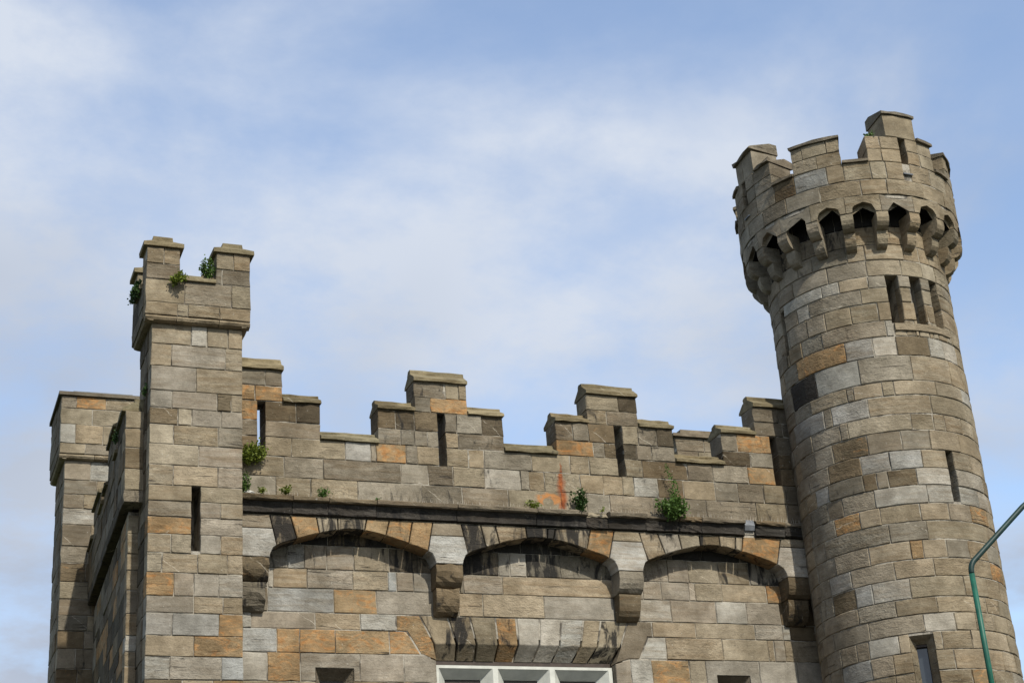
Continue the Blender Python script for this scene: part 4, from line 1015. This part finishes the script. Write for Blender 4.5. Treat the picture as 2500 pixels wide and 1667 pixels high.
arm = [(LX, LY, 7.10), (LX, LY, 7.12)]
# bend to the right: 90 deg -> about 40 deg above horizontal
br = 0.20
for i in range(1, 9):
    th = math.radians(50 * i / 8); arm.append((LX + br * (1 - math.cos(th)), LY, 7.12 + br * math.sin(th)))
e = arm[-1]; d = (math.sin(math.radians(50)), math.cos(math.radians(50)))
arm.append((e[0] + d[0] * 1.15, LY, e[2] + d[1] * 1.15)); e = arm[-1]
for i in range(1, 7):
    th = math.radians(50 + 32 * i / 6); arm.append((arm[-1][0] + .12 * math.sin(th), LY, arm[-1][2] + .12 * math.cos(th)))
arm.append((arm[-1][0] + 0.35, LY, arm[-1][2] + 0.04))
tube('arm', arm, 0.0352, ARMP, lamp, 14)
e = arm[-1]
hv = [(-.05, .045, .05), (.62, .15, .03), (.62, .15, -.05), (-.05, .045, -.05)]
V = []
for (x_, hw, z_) in hv: V += [(e[0] + x_, LY - hw, e[2] + z_), (e[0] + x_, LY + hw, e[2] + z_)]
hd_ = link('lamp_head', meshdata('lamp_head', V, [(0, 1, 3, 2), (2, 3, 5, 4), (4, 5, 7, 6), (6, 7, 1, 0), (0, 2, 4, 6), (1, 7, 5, 3)]), GREENP, lamp)
V = [(e[0] + x_, LY + y_, e[2] - .052 - z_) for z_ in (0, .05) for x_, y_ in ((.12, -.06), (.56, -.12), (.56, .12), (.12, .06))]
link('lens', meshdata('lens', V, [(0, 1, 2, 3), (7, 6, 5, 4), (0, 4, 5, 1), (1, 5, 6, 2), (2, 6, 7, 3), (3, 7, 4, 0)]), LENS, hd_)

# ------------------------------------------------------------------ plants rooted in the joints
def plant(label, loc, size, n, material, leaf=0.022, droop=0.0, back=True, stems=6, group='plants rooted in the masonry', seed=0, core=0.35):
    rg = random.Random(seed); t = thing('wall_plant', label, 'plant', group); t.location = loc
    sx, sy, sz = size; V = []; F = []; SV = []; SF = []
    tips = []
    for i in range(max(stems, 3)):
        th = rg.uniform(0, 2 * math.pi); tips.append((math.cos(th) * sx * rg.uniform(.2, .95), -abs(math.sin(th)) * sy if back else math.sin(th) * sy, sz * rg.uniform(.35, 1.0) - droop * rg.random()))
    for tp in tips:
        k = len(SV); w = 0.003
        SV += [(-w, 0, 0), (w, 0, 0), (tp[0] * .5 + w, tp[1] * .5, tp[2] * .62), (tp[0] * .5 - w, tp[1] * .5, tp[2] * .62), (tp[0], tp[1], tp[2])]
        SF += [(k, k + 1, k + 2, k + 3), (k + 3, k + 2, k + 4)]
    for i in range(n):
        tp = rg.choice(tips); s = rg.uniform(0.15, 1.05)
        q = Vector((tp[0] * s ** 1.0, tp[1] * s, tp[2] * s ** 0.8)) + Vector((rg.gauss(0, sx * core * .5), -abs(rg.gauss(0, sy * core)) if back else rg.gauss(0, sy * core), rg.gauss(0, sz * core * .45)))
        ax = Vector((rg.gauss(0, 1), rg.gauss(-.4, 1), rg.gauss(.5, 1))).normalized()
        side_ = ax.cross(Vector((rg.gauss(0, 1), rg.gauss(0, 1), rg.gauss(0, 1)))).normalized()
        nn = ax.cross(side_); l = leaf * rg.uniform(.6, 1.4); wd = l * rg.uniform(.32, .5)
        k = len(V)
        V += [tuple(q), tuple(q + ax * l * .5 + side_ * wd + nn * l * .1), tuple(q + ax * l), tuple(q + ax * l * .5 - side_ * wd + nn * l * .1)]
        F += [(k, k + 1, k + 2), (k, k + 2, k + 3)]
    link('foliage', meshdata('foliage', V, F), material, t); link('stems', meshdata('stems', SV, SF), BARK, t)
    return t
plant('yellow-green tuft hanging over the front of the near turret cap', (0.26, -0.16, 12.03), (.15, .09, .07), 560, LEAF_Y, .036, .16, seed=1, stems=9)
plant('green fern against the right merlon in the near turret crenel', (0.70, 0.00, 12.18), (.10, .11, .27), 480, LEAF_G, .036, 0, False, seed=2, stems=8)
plant('dark tuft on the shaded left side of the near turret cap', (-0.21, 0.45, 12.12), (.08, .18, .12), 700, LEAF_D, .042, .22, False, seed=3, stems=9)
plant('small tuft on the shaded left shaft of the near turret', (-0.075, 0.30, 10.48), (.03, .05, .16), 120, LEAF_D, .03, 0, False, seed=4)
plant('dark tuft on the return wall parapet behind the near turret', (-0.32, 1.25, 10.14), (.05, .10, .15), 160, LEAF_D, .03, 0, False, seed=5)
plant('round bright green cushion plant below the leftmost arrow slit', (1.40, 0.42, 9.72), (.20, .11, .18), 1700, LEAF_Y, .034, .12, seed=6, stems=26, core=.45)
plant('trailing green plant in the corner of string course and turret', (1.28, 0.40, 9.24), (.14, .07, .26), 420, LEAF_G, .028, 0, seed=7, stems=10)
plant('pale tuft on the string course, first right of the corner plant', (1.52, 0.38, 9.22), (.09, .05, .07), 150, LEAF_Y, .024, 0, seed=8)
plant('low tuft on the string course below the left crenel', (1.86, 0.38, 9.22), (.11, .06, .11), 230, LEAF_Y, .026, 0, seed=9, stems=9)
plant('feathery tuft on the string course under the left crenel sill', (2.37, 0.38, 9.20), (.12, .06, .12), 230, LEAF_G, .026, 0, seed=10, stems=9)
plant('tiny tuft on the string course above the first blind arch', (3.14, 0.37, 9.19), (.05, .03, .04), 50, LEAF_G, .02, 0, seed=11)
plant('yellow-green tuft beside the orange patch on the string course', (5.42, 0.38, 9.20), (.12, .06, .09), 240, LEAF_Y, .028, 0, seed=12, stems=9)
plant('upright leafy plant right of the rust streak on the string course', (6.17, 0.37, 9.20), (.13, .07, .28), 330, LEAF_D, .045, 0, seed=13, stems=9)
plant('tiny tuft in the broken gap of the string course', (6.53, 0.39, 9.20), (.04, .03, .07), 45, LEAF_Y, .022, 0, seed=14)
t = plant('large bushy green plant with a tall shoot on the string course', (7.62, 0.36, 9.17), (.27, .12, .24), 1700, LEAF_G, .042, .03, seed=15, stems=28, core=.32)
# its tall shoot
rg = random.Random(5); V = []; F = []
for i in range(320):
    s = rg.random() ** 1.5; q = Vector((0.04 + .05 * math.sin(s * 5) + rg.gauss(0, .05 * (1 - s * .8)), -.03 + rg.gauss(0, .02), .22 + .60 * s))
    ax = Vector((rg.gauss(0, 1), rg.gauss(-.3, 1), rg.gauss(0, .7))).normalized(); sd = ax.cross(Vector((0.2, 1, .3))).normalized(); l = .034 * rg.uniform(.5, 1.3) * (1.1 - .5 * s)
    k = len(V); V += [tuple(q), tuple(q + ax * l * .5 + sd * l * .4), tuple(q + ax * l), tuple(q + ax * l * .5 - sd * l * .4)]; F += [(k, k + 1, k + 2), (k, k + 2, k + 3)]
link('shoot', meshdata('shoot', V, F), LEAF_G, t)
pz = TOWER(1.66)(math.radians(-13.9), 0, 0)
plant('small bright tuft on the step of the round tower merlon', (pz[0], pz[1], 14.80), (.07, .07, .12), 160, LEAF_G, .034, 0, False, seed=16, stems=10)

# ------------------------------------------------------------------ tree beyond the tower
tree = thing('tree', 'leafy tree beyond the round tower at the right edge', 'tree'); tree.location = (17.9, 6.0, 0.0)
tube('trunk', [(0, 0, -.05), (.05, 0, 1.6), (0, .05, 3.2), (.1, 0, 5.0), (.1, 0, 6.4)], [.26, .2, .17, .12, .05], BARK, tree, 10)
rg = random.Random(9); V = []; F = []
for c_ in range(60):
    th = rg.uniform(0, 6.28); rr = 1.9 * rg.random() ** .5; cz_ = rg.uniform(3.6, 7.6); sc = 1 - abs(cz_ - 5.4) / 3.2
    cc_ = Vector((math.cos(th) * rr * sc, math.sin(th) * rr * sc, cz_))
    for i in range(70):
        q = cc_ + Vector((rg.gauss(0, .26), rg.gauss(0, .26), rg.gauss(0, .2))); ax = Vector((rg.gauss(0, 1), rg.gauss(0, 1), rg.gauss(0, 1))).normalized(); sd = ax.cross(Vector((.3, .2, 1))).normalized(); l = rg.uniform(.07, .13)
        k = len(V); V += [tuple(q), tuple(q + ax * l * .5 + sd * l * .35), tuple(q + ax * l), tuple(q + ax * l * .5 - sd * l * .35)]; F += [(k, k + 1, k + 2), (k, k + 2, k + 3)]
link('crown', meshdata('crown', V, F), LEAF_Y, tree)
print('tower stones', nst, 'objects', len(bpy.data.objects))
